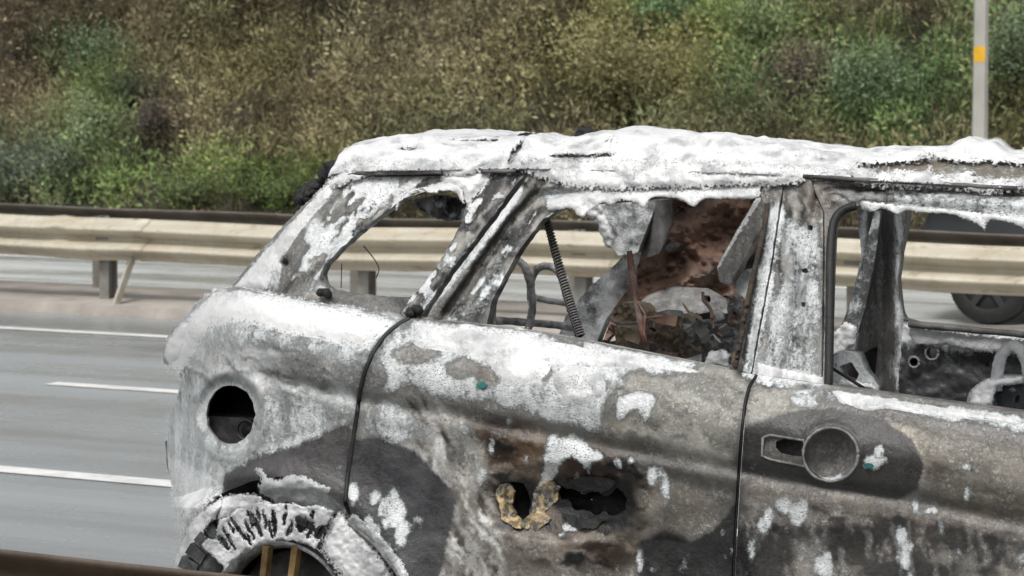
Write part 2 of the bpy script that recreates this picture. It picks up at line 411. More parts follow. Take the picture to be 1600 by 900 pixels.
# mixed dry weeds: upright stalks with small leaves
P, px, py = veg_scatter(25000)
keep = fbm(px / 26. + 3, py / 20.) + .5 * fbm(px / 80., py / 60. + 9) > .62; P, px, py = P[keep], px[keep], py[keep]
inframe = (px > -80) & (px < 1680) & (py > -90)
keep = inframe | (RNG.random(len(P)) < .35); P, px, py = P[keep], px[keep], py[keep]
NL = 58
hgt = .22 + .75 * fbm(px / 90., py / 70.) * RNG.uniform(.5, 1.5, len(P))
col = veg_col(px, py - hgt * 55)
green = np.clip((col[:, 1] - col[:, 0]) / 18, 0, 1)
jit = RNG.normal(0, .22, len(P)); darkc = np.where(RNG.random(len(P)) < .16, .55, 1.0)
c0 = alb(col, VEGK) * (1 + jit)[:, None].clip(.4, 1.7) * (darkc * np.clip(1 + 2.6 * (fbm(px / 34., py / 26.) - .5) + 2.4 * (fbm(px / 110. + 7, py / 70.) - .5), .3, 1.9))[:, None]
idx = np.repeat(np.arange(len(P)), NL); k = len(idx)
t = RNG.random(k); rad = hgt[idx] * (.30 + .22 * np.sin(t * 3)) * np.sqrt(RNG.random(k)); an = RNG.uniform(0, 6.283, k)
LP = P[idx] + np.c_[np.cos(an) * rad, np.sin(an) * rad, t * hgt[idx]]
up = np.where(RNG.random(k) < .45, 1.6, .25)
LD = np.c_[np.cos(an) * 1.0, np.sin(an) * 1.0, up] + RNG.normal(0, .45, (k, 3))
LL = RNG.uniform(.05, .13, k) * np.where(up > 1, 1.35, .75); LW = LL * np.where(up > 1, .13, .48)
V, Fq = leaves(LP, LD, LL, LW)
lc = c0[idx] * RNG.uniform(.75, 1.25, k)[:, None] * (.62 + .55 * t)[:, None] ** .0
seed = RNG.random(k) < .02; lc[seed] = alb((165, 148, 118), 1.3)
o = mesh('weeds', V, Fq, M['leaf'], None, False, {'alb': np.repeat(np.clip(lc, 0, .6), 4, 0)})
tag(o, 'tangled brown and green weeds covering the hillside bank', 'weeds', kind='stuff')
P, px, py = veg_scatter(15000)
keep = (px > -80) & (px < 1680) & (py > -90) & (fbm(px / 70. + 13, py / 50.) > .40); P, px, py = P[keep], px[keep], py[keep]; k = len(P)
D = np.c_[RNG.normal(0, .22, k), RNG.normal(0, .22, k), np.ones(k)]; L = RNG.uniform(.25, .8, k)
V, Fq = leaves(P, D, L, RNG.uniform(.008, .018, k))
c = alb(veg_col(px, py), 1.9) * RNG.uniform(.5, 1.5, k)[:, None]; pale = RNG.random(k) < .25; c[pale] = alb((140, 128, 104), 1.4)
o = mesh('dry_stalks', V, Fq, M['leaf'], None, False, {'alb': np.repeat(np.clip(c, 0, .6), 4, 0)})
tag(o, 'thin upright dry stalks among the weeds on the bank', 'stalks', kind='stuff')
# single shrubs one can tell apart
def shrub(x, y, wpx, hpx, col, label, nl=5200, leaf=.055):
    # stand it on the bank where the line of sight meets it
    d = ray(np.array(float(x)), np.array(float(y + hpx * .5))); best = None
    for tt in np.linspace(24, 62, 600):
        p = CA + tt * d; s, q = p @ RD_, p @ RM
        if q > Q_HILL - .6 and p[2] <= hill_z(np.array(s), np.array(q)): best = p; break
    if best is None: return
    sc = F / np.linalg.norm(best - CA); rx = wpx / sc * .5; hh = hpx / sc
    root = empty('shrub', best)
    tag(root, label, 'shrub', 'shrubs on the bank')
    mb = MB(); tips = []
    for i in range(11):
        a = random.uniform(0, 6.283); r = rx * random.uniform(.3, .95); h = hh * random.uniform(.5, 1.0)
        e = best + np.array([math.cos(a) * r, math.sin(a) * r, h]); mid = best + (e - best) * .5 + np.array([0, 0, .12 * h])
        pts = catmull([best - np.array([0, 0, .05]), mid, e], 4); mb.tube(pts, list(np.linspace(.016, .004, len(pts))), 5)
        for u in (.45, .7, 1.0): tips.append(best + (e - best) * u + np.array([0, 0, .1 * h * (1 - u)]))
    mb.build('stem', M['twig'], root)
    tips = np.array(tips); ti = RNG.integers(0, len(tips), nl)
    P = tips[ti] + RNG.normal(0, 1, (nl, 3)) * np.array([rx * .24, rx * .24, hh * .14])
    P[:, 2] = np.maximum(P[:, 2], best[2] + .02)
    D = RNG.normal(0, 1, (nl, 3)) + np.array([0, 0, .6]); L = RNG.uniform(.6, 1.4, nl) * leaf
    V, Fq = leaves(P, D, L, L * .5)
    cl = (1 + RNG.normal(0, .25, len(tips)))[ti]
    col = np.array(col, float); col = col.mean() + (col - col.mean()) * .58
    c = alb(col, VEGK * .92) * (cl * RNG.uniform(.75, 1.25, nl))[:, None].clip(.3, 2)
    mesh('foliage', V, Fq, M['leaf'], root, False, {'alb': np.repeat(np.clip(c, 0, .6), 4, 0)})
shrub(990, 115, 230, 150, (128, 122, 68), 'broad olive yellow shrub on the bank above the middle of the car roof', 9000)
shrub(1045, 30, 90, 70, (98, 128, 72), 'small bright green shrub uphill of the olive yellow shrub', 2600)
shrub(1190, 45, 130, 90, (110, 132, 74), 'yellow green shrub at the top of the frame, midway between olive shrub and lamp post', 4200)
shrub(1265, 135, 120, 100, (92, 78, 66), 'dark brown withered shrub left of the tall green shrub by the lamp post', 3800, .05)
shrub(1365, 150, 170, 120, (98, 124, 76), 'tall fresh green shrub on the bank just left of the lamp post', 6200)
shrub(1590, 90, 110, 110, (98, 118, 78), 'green shrub on the bank at the right edge behind the lamp post', 3600)
shrub(430, 296, 110, 45, (106, 128, 62), 'low bright green shrub behind the guardrail beside the burnt spoiler', 4200, .045)
shrub(300, 298, 130, 50, (102, 122, 64), 'low bright green shrub behind the guardrail, left of its like by the spoiler', 4000, .045)
shrub(160, 205, 110, 90, (112, 130, 80), 'pale green shrub on the left of the bank below a dark green one', 3400)
shrub(150, 100, 110, 90, (94, 116, 72), 'dark green shrub high on the left of the bank', 3400)
shrub(245, 205, 80, 70, (76, 66, 60), 'small dark purple brown shrub on the left of the bank', 2600, .045)
shrub(60, 265, 170, 80, (92, 104, 82), 'grey green shrub at the lower left corner of the bank', 4600)
shrub(215, 145, 100, 40, (72, 82, 62), 'low dark green shrub between the pale green and the purple brown shrubs', 2400, .045)

# ------------------------------------------------------------------ guardrails
def mat_rail():
    m, nt, b = newmat('weathered_rail'); N = NT(nt)
    co = N.n('ShaderNodeTexCoord').outputs['Object']
    mp = N.n('ShaderNodeMapping'); mp.inputs['Rotation'].default_value = (0, 0, TR); mp.inputs['Scale'].default_value = (.25, 1, 1.6); N.l(co, mp.inputs['Vector'])
    f = N.noise(mp.outputs[0], 5, 5, .65); g = N.noise(co, 2.4, 5, .7); d = N.noise(mp.outputs[0], 14, 5, .75)
    c = N.mix(N.mapr(f, .3, .7), (.46, .42, .33), (.58, .54, .44))
    c = N.mix(N.mapr(g, .5, .68, 0, .7), c, (.44, .36, .25))
    c = N.mix(N.mapr(d, .56, .70, 0, .65), c, (.16, .115, .075))
    vs = N.n('ShaderNodeMapping'); vs.inputs['Rotation'].default_value = (0, 0, TR); vs.inputs['Scale'].default_value = (9, 1, .7); N.l(co, vs.inputs['Vector'])
    c = N.mix(N.mapr(N.noise(vs.outputs[0], 1.6, 5, .7), .54, .70, 0, .28), c, (.26, .21, .15))
    N.l(c, b.inputs['Base Color']); b.inputs['Roughness'].default_value = .5; b.inputs['Metallic'].default_value = .1
    N.l(N.bump(N.noise(co, 3, 3), .25, .05), b.inputs['Normal'])
    return m
M['rail'] = mat_rail()
M['raildark'] = mat_simple('grimy_rail', (.10, .075, .055), .55, .4, 5, dirt=(.20, .16, .12), dirt_amt=.5)
M['railback'] = mat_simple('dull_rail_back', (.16, .145, .12), .6, .3, 5, dirt=(.09, .075, .06), dirt_amt=.5)
M['post'] = mat_simple('steel_post', (.22, .22, .20), .6, .3, 6, dirt=(.12, .09, .06), dirt_amt=.6)
M['brace'] = mat_simple('pale_strut', (.42, .39, .34), .6, .25, 6, dirt=(.2, .16, .12), dirt_amt=.6)
def wprof(h=.335, dep=.115, t=.004):
    zz = np.linspace(0, 1, 33)
    e = [dep * (.5 - .5 * math.cos(4 * math.pi * min(max((z - .04) / .92, 0), 1))) ** .8 for z in zz]
    front = [(a, z * h) for a, z in zip(e, zz)]
    return front + [(a - t, z * h) for a, z in reversed(list(zip(e, zz)))]
def srail(x, q, z=.6):                                     # s coordinate of a rail point seen at pixel column x
    d = ray(np.array(float(x)), np.array(380.)); t = (q - CA @ RM) / (d @ RM); return float((CA + t * d) @ RD_)
def beam(name, q, top, s0, s1, face, mat, parent, seed=0, dents=(), h=.335):
    n = max(2, int((s1 - s0) / .12)); pts = []
    rr = random.Random(seed); prof = wprof(h); mbv = MB(); V = []
    ss = np.linspace(s0, s1, n)
    for s in ss:
        dz = .012 * math.sin(s * .9 + seed) + .006 * math.sin(s * 2.3); dq = .015 * math.sin(s * .7 + seed * 2)
        for e, z in prof:
            k = sum(a * math.exp(-((s - c) / w) ** 2 - ((z - zc) / .07) ** 2) for c, w, a, zc in dents)
            V.append(rp(s, q + face * e + dq + face * -k * .6, top - h + z + dz + k * .5))
    m = len(prof)
    Fc = [(i * m + k, i * m + (k + 1) % m, (i + 1) * m + (k + 1) % m, (i + 1) * m + k) for i in range(n - 1) for k in range(m)]
    Fc += [tuple(range(m))[::-1], tuple((n - 1) * m + k for k in range(m))]
    return mesh(name, np.array(V), Fc, mat, parent)
def guardrail(label, q, top, face, breaks, posts, braces, mat, pm, dents=()):
    root = empty('guardrail', rp((breaks[0] + breaks[-1]) / 2, q, 0)); tag(root, label, 'guardrail')
    for i in range(len(breaks) - 1):
        # every length laps 12 cm over the next one, a few millimetres proud
        bm = beam('rail_beam', q + face * (.005 if i % 2 else 0), top + (.004 if i % 2 else 0), breaks[i] - .05, breaks[i + 1] + .06, face, mat, root, 3, dents)
        for dz in (.11, .2):
            mb = MB(); c = rp(breaks[i + 1] - .03, q + face * .03, top - .335 * .5 + (dz - .155)); 
            mb.tube([c, c + face * RM * .012], .014, 8); mb.build('bolt', M['raildark'], bm)
    for s in posts:
        mb = MB(); c = rp(s, q - face * .075, (top - .06) / 2)
        a_, b_, t_, w_ = .048, .06, .006, .052
        mb.sweep([(-a_, -b_), (a_, -b_), (a_, -w_), (t_, -w_), (t_, w_), (a_, w_), (a_, b_), (-a_, b_), (-a_, w_), (-t_, w_), (-t_, -w_), (-a_, -w_)], [rp(s, q - face * .075, 0.), rp(s, q - face * .075, top - .06)], RD_, RM)
        p = mb.build('post', pm, root, False)
        mb = MB(); mb.box(rp(s, q - face * .008, top - .17), RD_ * .06, RM * .02, np.array([0, 0, .06])); mb.build('spacer', pm, p, False)
    for s, ds in braces:
        mb = MB(); a = rp(s, q - face * .02, top - .3); bb = rp(s + ds, q + face * .32, .04)
        dd = bb - a; ax = np.cross(dd, RM); ax /= np.linalg.norm(ax); ay = np.cross(dd, ax); ay /= np.linalg.norm(ay)
        mb.sweep([(-.04, 0), (.04, 0), (.04, .06), (.034, .06), (.034, .006), (-.04, .006)], [a, bb], ax, ay)
        mb.build('brace', M['brace'], root, False)
    return root
sj = srail(226, Q_RAIL); brk = [sj + 4.32 * k for k in range(-6, 6)]
sp = [srail(x, Q_RAIL) for x in (160, 565, 905)]
posts = sp + [sp[0] - 2.16 * k for k in range(1, 9)] + [sp[2] + 2.16 * k for k in range(1, 7)]
guardrail('long cream corrugated guardrail on the median between the carriageways', Q_RAIL, .75, -1, brk, posts, [(srail(206, Q_RAIL), .06)], M['rail'], M['post'],
          [(srail(98, Q_RAIL), .07, .05, .28), (srail(150, Q_RAIL), .35, -.03, .02)])
guardrail('dark back of the second guardrail on the far edge of the median', Q_RAIL + .95, .775, 1, [b + 1.7 for b in brk], [srail(x, Q_RAIL + .95) for x in (166, 568, 908)] + [srail(908, Q_RAIL + .95) + 4.3 * k for k in (1, 2)] + [srail(166, Q_RAIL + .95) - 4.3 * k for k in (1, 2, 3)], [], M['railback'], M['post'])
sn = float(gpt(np.array(200.), np.array(874.), .75) @ RD_)
guardrail('grimy brown guardrail passing in front of the burnt car at the bottom', Q_NEAR, .75, 1, [sn - 9.4, sn - 5.1, sn - .8 - .2, sn + 3.4, sn + 7.7], [sn - 7, sn - 4.8, sn - 2.9, sn + 1.8, sn + 3.9], [], M['raildark'], M['post'])

# ------------------------------------------------------------------ lamp post at the foot of the bank
q_l = Q_FAR1 + .25
d = ray(np.array(1531.), np.array(200.)); t = q_l / (d @ RM); base = CA + t * d; base[2] = 0
root = empty('lamp_post', base); tag(root, 'grey tapered lamp post with a yellow sticker at the foot of the bank', 'lamp post')
M['conc'] = mat_simple('galvanised_post', (.40, .39, .35), .65, .12, 3)
M['yellow'] = mat_simple('yellow_sticker', (.75, .42, .02), .5, .12, 12, bump=0)
scl = F / base[1]
mb = MB()
def octa(z0, z1, r0, r1):
    V = [base + np.array([r * math.cos(math.pi / 8 + i * math.pi / 4), r * math.sin(math.pi / 8 + i * math.pi / 4), z]) for z, r in ((z0, r0), (z1, r1)) for i in range(8)]
    mb.add(V, [(i, (i + 1) % 8, 8 + (i + 1) % 8, 8 + i) for i in range(8)] + [tuple(range(8))[::-1], tuple(range(8, 16))])
r0 = 12.5 / scl
octa(-.05, 9.0, r0 * 1.09, r0 * .55); mb.build('pole', M['conc'], root, False)
mb = MB(); octa(-.04, .05, r0 * 2.2, r0 * 2.0); mb.build('base_plate', M['conc'], root, False)
mb = MB(); mb.tube(catmull([base + np.array([0, 0, 8.9]), base + np.array([0, 0, 9.3]) - RM * .3, base + np.array([0, 0, 9.5]) - RM * 1.6], 6), .04, 8); arm = mb.build('arm', M['conc'], root)
mb = MB(); mb.box(base + np.array([0, 0, 9.5]) - RM * 1.9, RD_ * .14, RM * .35, np.array([0, 0, .06])); mb.build('lamp_head', M['conc'], root, False)
zc = CAMZ + (130 - 85) / scl; hw = 12.5 / scl
mb = MB(); rr = r0 * (1.09 - .54 * (zc / 9)) + .003; V = []
for z in (zc - 12 / scl, zc + 12 / scl):
    for i in range(3):
        a = math.radians(-90 - 22.5 - 45 + 45 * i); V.append(base + np.array([rr * math.cos(a), rr * math.sin(a), z]))
mb.add(V, [(0, 1, 4, 3), (1, 2, 5, 4)]); mb.build('sticker', M['yellow'], root, False)

# ------------------------------------------------------------------ dark car passing on the opposite carriageway
M['cardark'] = mat_simple('dark_grey_car_paint', (.06, .065, .07), .25, .1, 2, bump=0)
M['carglass'] = mat_simple('car_glass', (.05, .055, .06), .08, .05, 2, bump=0)
M['wheelalloy'] = mat_simple('alloy', (.04, .04, .042), .4, .1, 10, bump=0)
gw = gpt(np.array(1548.), np.array(506.)); sw, qw = float(gw @ RD_), float(gw @ RM)
root = empty('passing_car', rp(sw + 1.3, qw + .8, 0)); tag(root, 'dark hatchback passing behind the guardrail, seen through the front window opening', 'car')
side = [(-.62, .32), (-.66, .62), (-.60, .86), (-.30, .95), (.15, 1.0), (.62, 1.38), (1.2, 1.47), (2.2, 1.46), (2.9, 1.32), (3.3, 1.02), (3.42, .7), (3.36, .32)]
prof = [np.array(p) for p in catmull([np.array(p) for p in side], 3)]
NLv = 7; V = []; n = len(prof)
for j in range(NLv):
    u = -1 + 2 * j / (NLv - 1)
    for x, z in prof:
        tum = .80 - .16 * max(0, (z - .95)) / .5; edge = abs(u) ** 3
        V.append(rp(sw + x + (1.4 - x) * .05 * edge, qw + .8 + u * tum, z - .05 * edge * (z > 1.3)))
Fc = [(j * n + i, j * n + i + 1, (j + 1) * n + i + 1, (j + 1) * n + i) for j in range(NLv - 1) for i in range(n - 1)]
Fc += [tuple(range(n)), tuple((NLv - 1) * n + i for i in range(n))[::-1]]
mesh('body', np.array(V), Fc, M['cardark'], root)
for poly in ([(.35, 1.0), (.74, 1.33), (1.22, 1.40), (1.28, 1.0)], [(1.36, 1.0), (1.32, 1.40), (2.15, 1.40), (2.2, 1.0)], [(2.28, 1.0), (2.24, 1.39), (2.75, 1.30), (3.0, 1.05)]):
    V = [rp(sw + x, qw + .8 - (.80 - .16 * max(0, z - .95) / .5) - e, z) for e in (.012, -.01) for x, z in poly]
    mesh('window', np.array(V), [(0, 1, 2, 3), (7, 6, 5, 4), (0, 4, 5, 1), (1, 5, 6, 2), (2, 6, 7, 3), (3, 7, 4, 0)], M['carglass'], root, False)
for xx in (0, 2.6):
    for qq in (.02, 1.58):
        V = []; rr_ = [(.20, 0), (.30, -.03), (.318, .02), (.318, .18), (.30, .2), (.20, .2)]
        for a in range(28):
            for r, e in rr_: V.append(rp(sw + xx + r * math.cos(a * math.pi / 14), qw + qq + e - .1, .318 + r * math.sin(a * math.pi / 14)))
        k = len(rr_); w = mesh('wheel', np.array(V), [(a * k + i, ((a + 1) % 28) * k + i, ((a + 1) % 28) * k + i + 1, a * k + i + 1) for a in range(28) for i in range(k - 1)], M['rubber'], root)
        mb = MB()
        for a in range(5):
            th = a * 1.2566 + .3; dv = math.cos(th) * RD_ + math.sin(th) * np.array([0, 0, 1.]); tv = -math.sin(th) * RD_ + math.cos(th) * np.array([0, 0, 1.])
            mb.box(rp(sw + xx, qw + qq - .09, .318) + dv * .11, dv * .1, tv * .025, RM * .012)
        mb.build('rim', M['wheelalloy'], w, False)
        mb = MB(); c_ = rp(sw + xx, qw + qq - .07, .318); mb.tube([c_, c_ + RM * .05], .205, 24); mb.build('wheel_disc', M['rubber'], w, False)  # dark backing disc, added to close the see-through wheel
mb = MB(); mb.box(rp(sw - .55, qw + .25, .72), RD_ * .05, RM * .14, np.array([0, 0, .05])); mb.build('headlight', M['wheelalloy'], root)
mb = MB(); mb.box(rp(sw - .55, qw + 1.35, .72), RD_ * .05, RM * .14, np.array([0, 0, .05])); mb.build('headlight', M['wheelalloy'], root)
# ================================================================== THE BURNT CAR
def itp(tab):
    a = np.array(tab, float); return lambda x: np.interp(x, a[:, 0], a[:, 1])
belt = itp([(250, 440), (360, 452), (640, 496), (750, 508), (850, 521), (950, 540), (1160, 582), (1400, 618), (1600, 645), (1950, 703)])
crease = itp([(250, 545), (400, 585), (560, 625), (690, 645), (925, 690), (1160, 735), (1440, 785), (1600, 820), (1950, 890)])
WC = np.array([440., 961.])                    # rear wheel centre in the picture
shut_r_ = [(640, 498), (600, 527), (571, 580), (558, 650), (543, 750), (540, 785)]; shut_f_ = [(1182, 586), (1164, 632), (1155, 735), (1146, 900), (1142, 1045)]
# ---- burn pattern of the panels: colour of ash, soot, rust (sRGB as seen) and foam cover, laid out over the side of the car
X0, Y0, ST = 200, 170, 2
GX, GY = np.meshgrid(np.arange(X0, 1960, ST, dtype=float), np.arange(Y0, 1060, ST, dtype=float))
WNX = (fbm(GX / 42, GY / 42) - .5) * 2 + (fbm(GX / 13 + 40, GY / 13) - .5) * .8
WNY = (fbm(GX / 42 + 31, GY / 42 + 8) - .5) * 2 + (fbm(GX / 13 + 7, GY / 13 + 60) - .5) * .8
PC = np.empty(GX.shape + (3,)); PC[:] = (124, 121, 113)
PF = np.zeros(GX.shape)
def blur(a, r):
    r = int(round(r / ST))
    if r < 1: return a
    for _ in range(2):
        for ax in (0, 1):
            p = np.concatenate([np.repeat(np.take(a, [0], ax), r + 1, ax), a, np.repeat(np.take(a, [-1], ax), r, ax)], ax).cumsum(ax)
            n = a.shape[ax]
            a = (np.take(p, np.arange(2 * r + 1, 2 * r + 1 + n), ax) - np.take(p, np.arange(0, n), ax)) / (2 * r + 1)
    return a
def inpoly(x, y, P):
    P = np.asarray(P, float); r = np.zeros(np.shape(x), bool); j = len(P) - 1
    for i in range(len(P)):
        xi, yi = P[i]; xj, yj = P[j]
        if yi != yj: r ^= ((yi > y) != (yj > y)) & (x < (xj - xi) * (y - yi) / (yj - yi) + xi)
        j = i
    return r
def mask(poly, feather, warp):
    P = np.asarray(poly, float); m = 3 * feather + 2.2 * warp + 6
    j0, j1 = [int(np.clip((v - Y0) / ST, 0, GX.shape[0])) for v in (P[:, 1].min() - m, P[:, 1].max() + m)]
    i0, i1 = [int(np.clip((v - X0) / ST, 0, GX.shape[1])) for v in (P[:, 0].min() - m, P[:, 0].max() + m)]
    sl_ = (slice(j0, j1), slice(i0, i1))
    if j1 - j0 < 2 or i1 - i0 < 2: return sl_, np.zeros(GX[sl_].shape)
    return sl_, blur(inpoly(GX[sl_] + WNX[sl_] * warp, GY[sl_] + WNY[sl_] * warp, P).astype(float), feather)
def ell(x, y, rx, ry, rot=0, n=28):
    c, s = math.cos(rot), math.sin(rot)
    return [(x + rx * math.cos(a) * c - ry * math.sin(a) * s, y + rx * math.cos(a) * s + ry * math.sin(a) * c) for a in np.linspace(0, 2 * math.pi, n, endpoint=False)]
def paint(poly, col, feather=5, warp=8, op=1.0):
    sl_, k = mask(poly, feather, warp); k = (k * op)[..., None]; PC[sl_] = PC[sl_] * (1 - k) + np.array(col, float) * k
def foam(poly, val, feather=5, warp=8):
    sl_, k = mask(poly, feather, warp); PF[sl_] = np.maximum(PF[sl_], k * val)
def unfoam(poly, val=0.0, feather=4, warp=6):
    sl_, k = mask(poly, feather, warp); PF[sl_] = PF[sl_] * (1 - k) + val * k
def line(pts, w):
    P = np.array(pts, float); d = np.gradient(P, axis=0); nrm = np.c_[-d[:, 1], d[:, 0]]; nrm /= np.linalg.norm(nrm, axis=1)[:, None] + 1e-9
    return np.r_[P + nrm * w, (P - nrm * w)[::-1]]
# --- ash and soot colours
paint([(250, 440), (640, 490), (600, 600), (560, 640), (250, 640)], (150, 150, 146), 10, 8)                      # quarter shoulder
paint([(430, 545), (520, 560), (625, 590), (615, 612), (540, 606), (440, 575)], (112, 112, 108), 8, 6)             # grey streak below it
paint([(330, 585), (420, 590), (560, 632), (555, 665), (470, 690), (360, 720), (300, 700)], (134, 136, 134), 8, 6)
paint([(345, 772), (350, 738), (395, 708), (470, 690), (546, 660), (546, 800), (500, 765), (440, 748), (380, 752)], (88, 86, 85), 3, 3)
paint([(345, 772), (348, 745), (420, 738), (420, 760)], (58, 57, 57), 4, 3)
paint([(548, 690), (600, 680), (645, 705), (690, 748), (714, 782), (704, 830), (684, 910), (640, 910), (590, 850), (544, 800)], (86, 85, 85), 2, 3)     # smooth dark patch, door rear
paint([(620, 800), (700, 790), (690, 910), (645, 910)], (62, 62, 66), 14, 8)
paint([(640, 610), (700, 650), (760, 700), (770, 760), (716, 780), (690, 745), (640, 690), (600, 660), (575, 640)], (140, 137, 130), 6, 8)
paint([(716, 785), (760, 830), (790, 910), (684, 910), (704, 830)], (132, 130, 120), 8, 10)
paint([(690, 650), (800, 665), (930, 700), (1000, 720), (1000, 860), (940, 890), (800, 880), (760, 800), (745, 720)], (92, 80, 68), 10, 10)             # rust brown middle
paint([(700, 660), (830, 672), (860, 700), (800, 740), (720, 720)], (96, 78, 62), 8, 10)
paint([(780, 845), (900, 850), (990, 870), (980, 1000), (760, 1000)], (110, 102, 92), 12, 12)
paint([(800, 835), (960, 838), (930, 862), (850, 870), (800, 860)], (140, 130, 118), 6, 8)
paint([(950, 560), (1160, 590), (1158, 730), (930, 690), (960, 630)], (126, 122, 110), 10, 8)                        # smooth beige ash ahead of the foam
paint([(1020, 560), (1170, 590), (1160, 640), (1060, 640)], (150, 147, 136), 12, 8)
paint([(940, 690), (1150, 738), (1150, 775), (960, 735)], (84, 81, 76), 6, 4)                                        # dark band of the crease
paint([(960, 735), (1150, 778), (1110, 830), (1070, 846), (1000, 840)], (112, 105, 94), 8, 8)
paint([(1150, 782), (1118, 826), (1080, 846), (1000, 843), (990, 1040), (1150, 1040)], (66, 65, 64), 3, 5)
paint([(880, 720), (1000, 740), (1010, 820), (960, 840), (880, 820)], (60, 56, 50), 8, 10)
paint(ell(1042, 862, 36, 32), (34, 35, 42), 3, 6); paint(ell(1185, 870, 40, 60), (46, 47, 54), 6, 8)
paint([(1160, 590), (1300, 605), (1300, 650), (1160, 660)], (142, 138, 126), 10, 8)
paint([(1162, 668), (1230, 645), (1300, 640), (1380, 655), (1425, 690), (1442, 730), (1436, 765), (1400, 782), (1300, 768), (1160, 740)], (80, 78, 76), 2, 4)     # dark oval around the handle
paint([(1270, 610), (1600, 660), (1950, 720), (1950, 770), (1600, 705), (1400, 655), (1300, 640)], (112, 110, 108), 8, 6)
paint([(1400, 668), (1600, 712), (1950, 780), (1950, 830), (1600, 760), (1450, 730)], (128, 118, 102), 8, 6)
paint([(1450, 735), (1600, 765), (1950, 830), (1950, 880), (1600, 815), (1440, 785)], (104, 98, 86), 8, 6)
paint([(1386, 660), (1420, 670), (1446, 712), (1446, 760), (1436, 735), (1416, 690)], (158, 148, 122), 3, 3)
paint([(1160, 750), (1440, 795), (1600, 830), (1950, 900), (1950, 930), (1600, 862), (1300, 810), (1160, 790)], (122, 110, 98), 8, 8)
paint([(1165, 790), (1230, 800), (1250, 900), (1180, 910)], (74, 72, 70), 6, 8)
paint([(1290, 815), (1400, 830), (1500, 850), (1490, 1000), (1280, 1000)], (78, 76, 73), 10, 12)
paint([(1525, 838), (1600, 850), (1950, 915), (1950, 1040), (1540, 1040)], (94, 94, 88), 5, 6)
paint([(1380, 790), (1520, 820), (1500, 850), (1380, 830)], (116, 104, 92), 8, 8)
for k in range(46):                                                                                                   # weak rust and ash clouds over both doors
    x = random.uniform(580, 1900); y = random.uniform(float(belt(x)) + 60, 930)
    paint(ell(x, y, random.uniform(14, 60), random.uniform(6, 26), .18), random.choice([(140, 134, 120), (88, 76, 64), (76, 74, 72), (118, 112, 100), (98, 84, 70)]), 8, 12, random.uniform(.25, .6))
def flow(poly, ang, col, lo, hi, sx, sy, op=1.0, feather=8):        # streaks of another colour running one way
    sl_, k = mask(poly, feather, 6); c, sn_ = math.cos(ang), math.sin(ang); x, y = GX[sl_] + WNX[sl_] * 14, GY[sl_] + WNY[sl_] * 14
    f = np.clip((fbm((x * c + y * sn_) / sx, (-x * sn_ + y * c) / sy) - lo) / (hi - lo), 0, 1)[..., None] * (k * op)[..., None]
    PC[sl_] = PC[sl_] * (1 - f) + np.array(col, float) * f
qpoly = [(250, 440), (640, 490), (590, 560), (560, 640), (470, 690), (395, 708), (350, 740), (345, 790), (270, 810), (245, 700)]
paint(qpoly, (160, 170, 170), 6, 5)
flow(qpoly, .35, (122, 126, 125), .44, .60, 90, 16, .9); flow(qpoly, 1.1, (196, 204, 203), .5, .66, 70, 16, .8); flow(qpoly, .35, (96, 96, 94), .60, .70, 70, 10, .8)
paint([(430, 545), (520, 562), (630, 592), (622, 616), (540, 610), (440, 580)], (116, 116, 113), 8, 8, .85)
paint([(420, 600), (556, 636), (548, 655), (470, 668), (410, 640)], (128, 130, 128), 8, 8, .8)
dpoly = [(640, 610), (720, 650), (770, 720), (780, 800), (790, 910), (684, 910), (704, 830), (714, 782), (690, 748), (645, 705), (575, 640)]
paint(dpoly, (158, 155, 147), 5, 6, .8); flow(dpoly, 1.0, (110, 104, 96), .48, .62, 50, 12, .9); flow(dpoly, 1.0, (196, 194, 188), .55, .66, 50, 9, .9); flow(dpoly, 1.0, (72, 64, 56), .60, .70, 40, 10, .9)
rust = [(760, 650), (900, 690), (1010, 725), (1010, 850), (960, 890), (800, 880), (760, 800)]
flow(rust, .2, (66, 52, 42), .48, .60, 60, 16, .9); flow(rust, .2, (120, 108, 94), .58, .68, 50, 12, .8); flow(rust, .2, (28, 26, 26), .60, .68, 50, 14, .9)
paint([(868, 745), (920, 748), (985, 762), (992, 790), (975, 822), (930, 815), (880, 800), (862, 775)], (26, 26, 30), 4, 9); paint([(780, 750), (835, 748), (840, 770), (830, 820), (795, 815), (775, 790)], (34, 30, 26), 4, 7)
paint([(890, 690), (910, 700), (925, 740), (880, 745)], (70, 50, 36), 6, 6, .8)
fdp = [(1162, 745), (1440, 795), (1600, 828), (1950, 900), (1950, 1040), (1160, 1040)]
flow(fdp, .18, (140, 128, 114), .50, .64, 80, 20, .6); flow(fdp, .18, (64, 62, 62), .52, .64, 60, 24, .7); flow(fdp, 1.4, (150, 142, 130), .60, .70, 40, 8, .5)
fdu = [(1400, 650), (1600, 690), (1950, 750), (1950, 890), (1600, 818), (1440, 785), (1446, 720)]
flow(fdu, .18, (150, 140, 120), .50, .62, 140, 9, .8); flow(fdu, .18, (84, 76, 66), .52, .64, 140, 9, .8)
bei = [(960, 560), (1180, 590), (1160, 735), (940, 690)]
flow(bei, .1, (164, 160, 148), .5, .64, 60, 26, .7); flow(bei, .5, (100, 98, 90), .55, .66, 50, 18, .7)
paint([(548, 690), (600, 680), (645, 705), (690, 748), (714, 782), (704, 830), (684, 910), (640, 910), (590, 850), (544, 800)], (80, 79, 80), 1, 3)
paint([(345, 772), (350, 738), (395, 708), (470, 690), (546, 660), (546, 800), (500, 765), (440, 748), (380, 752)], (84, 82, 82), 1, 3)
paint([(350, 770), (352, 748), (420, 742), (440, 752)], (50, 50, 50), 4, 3)
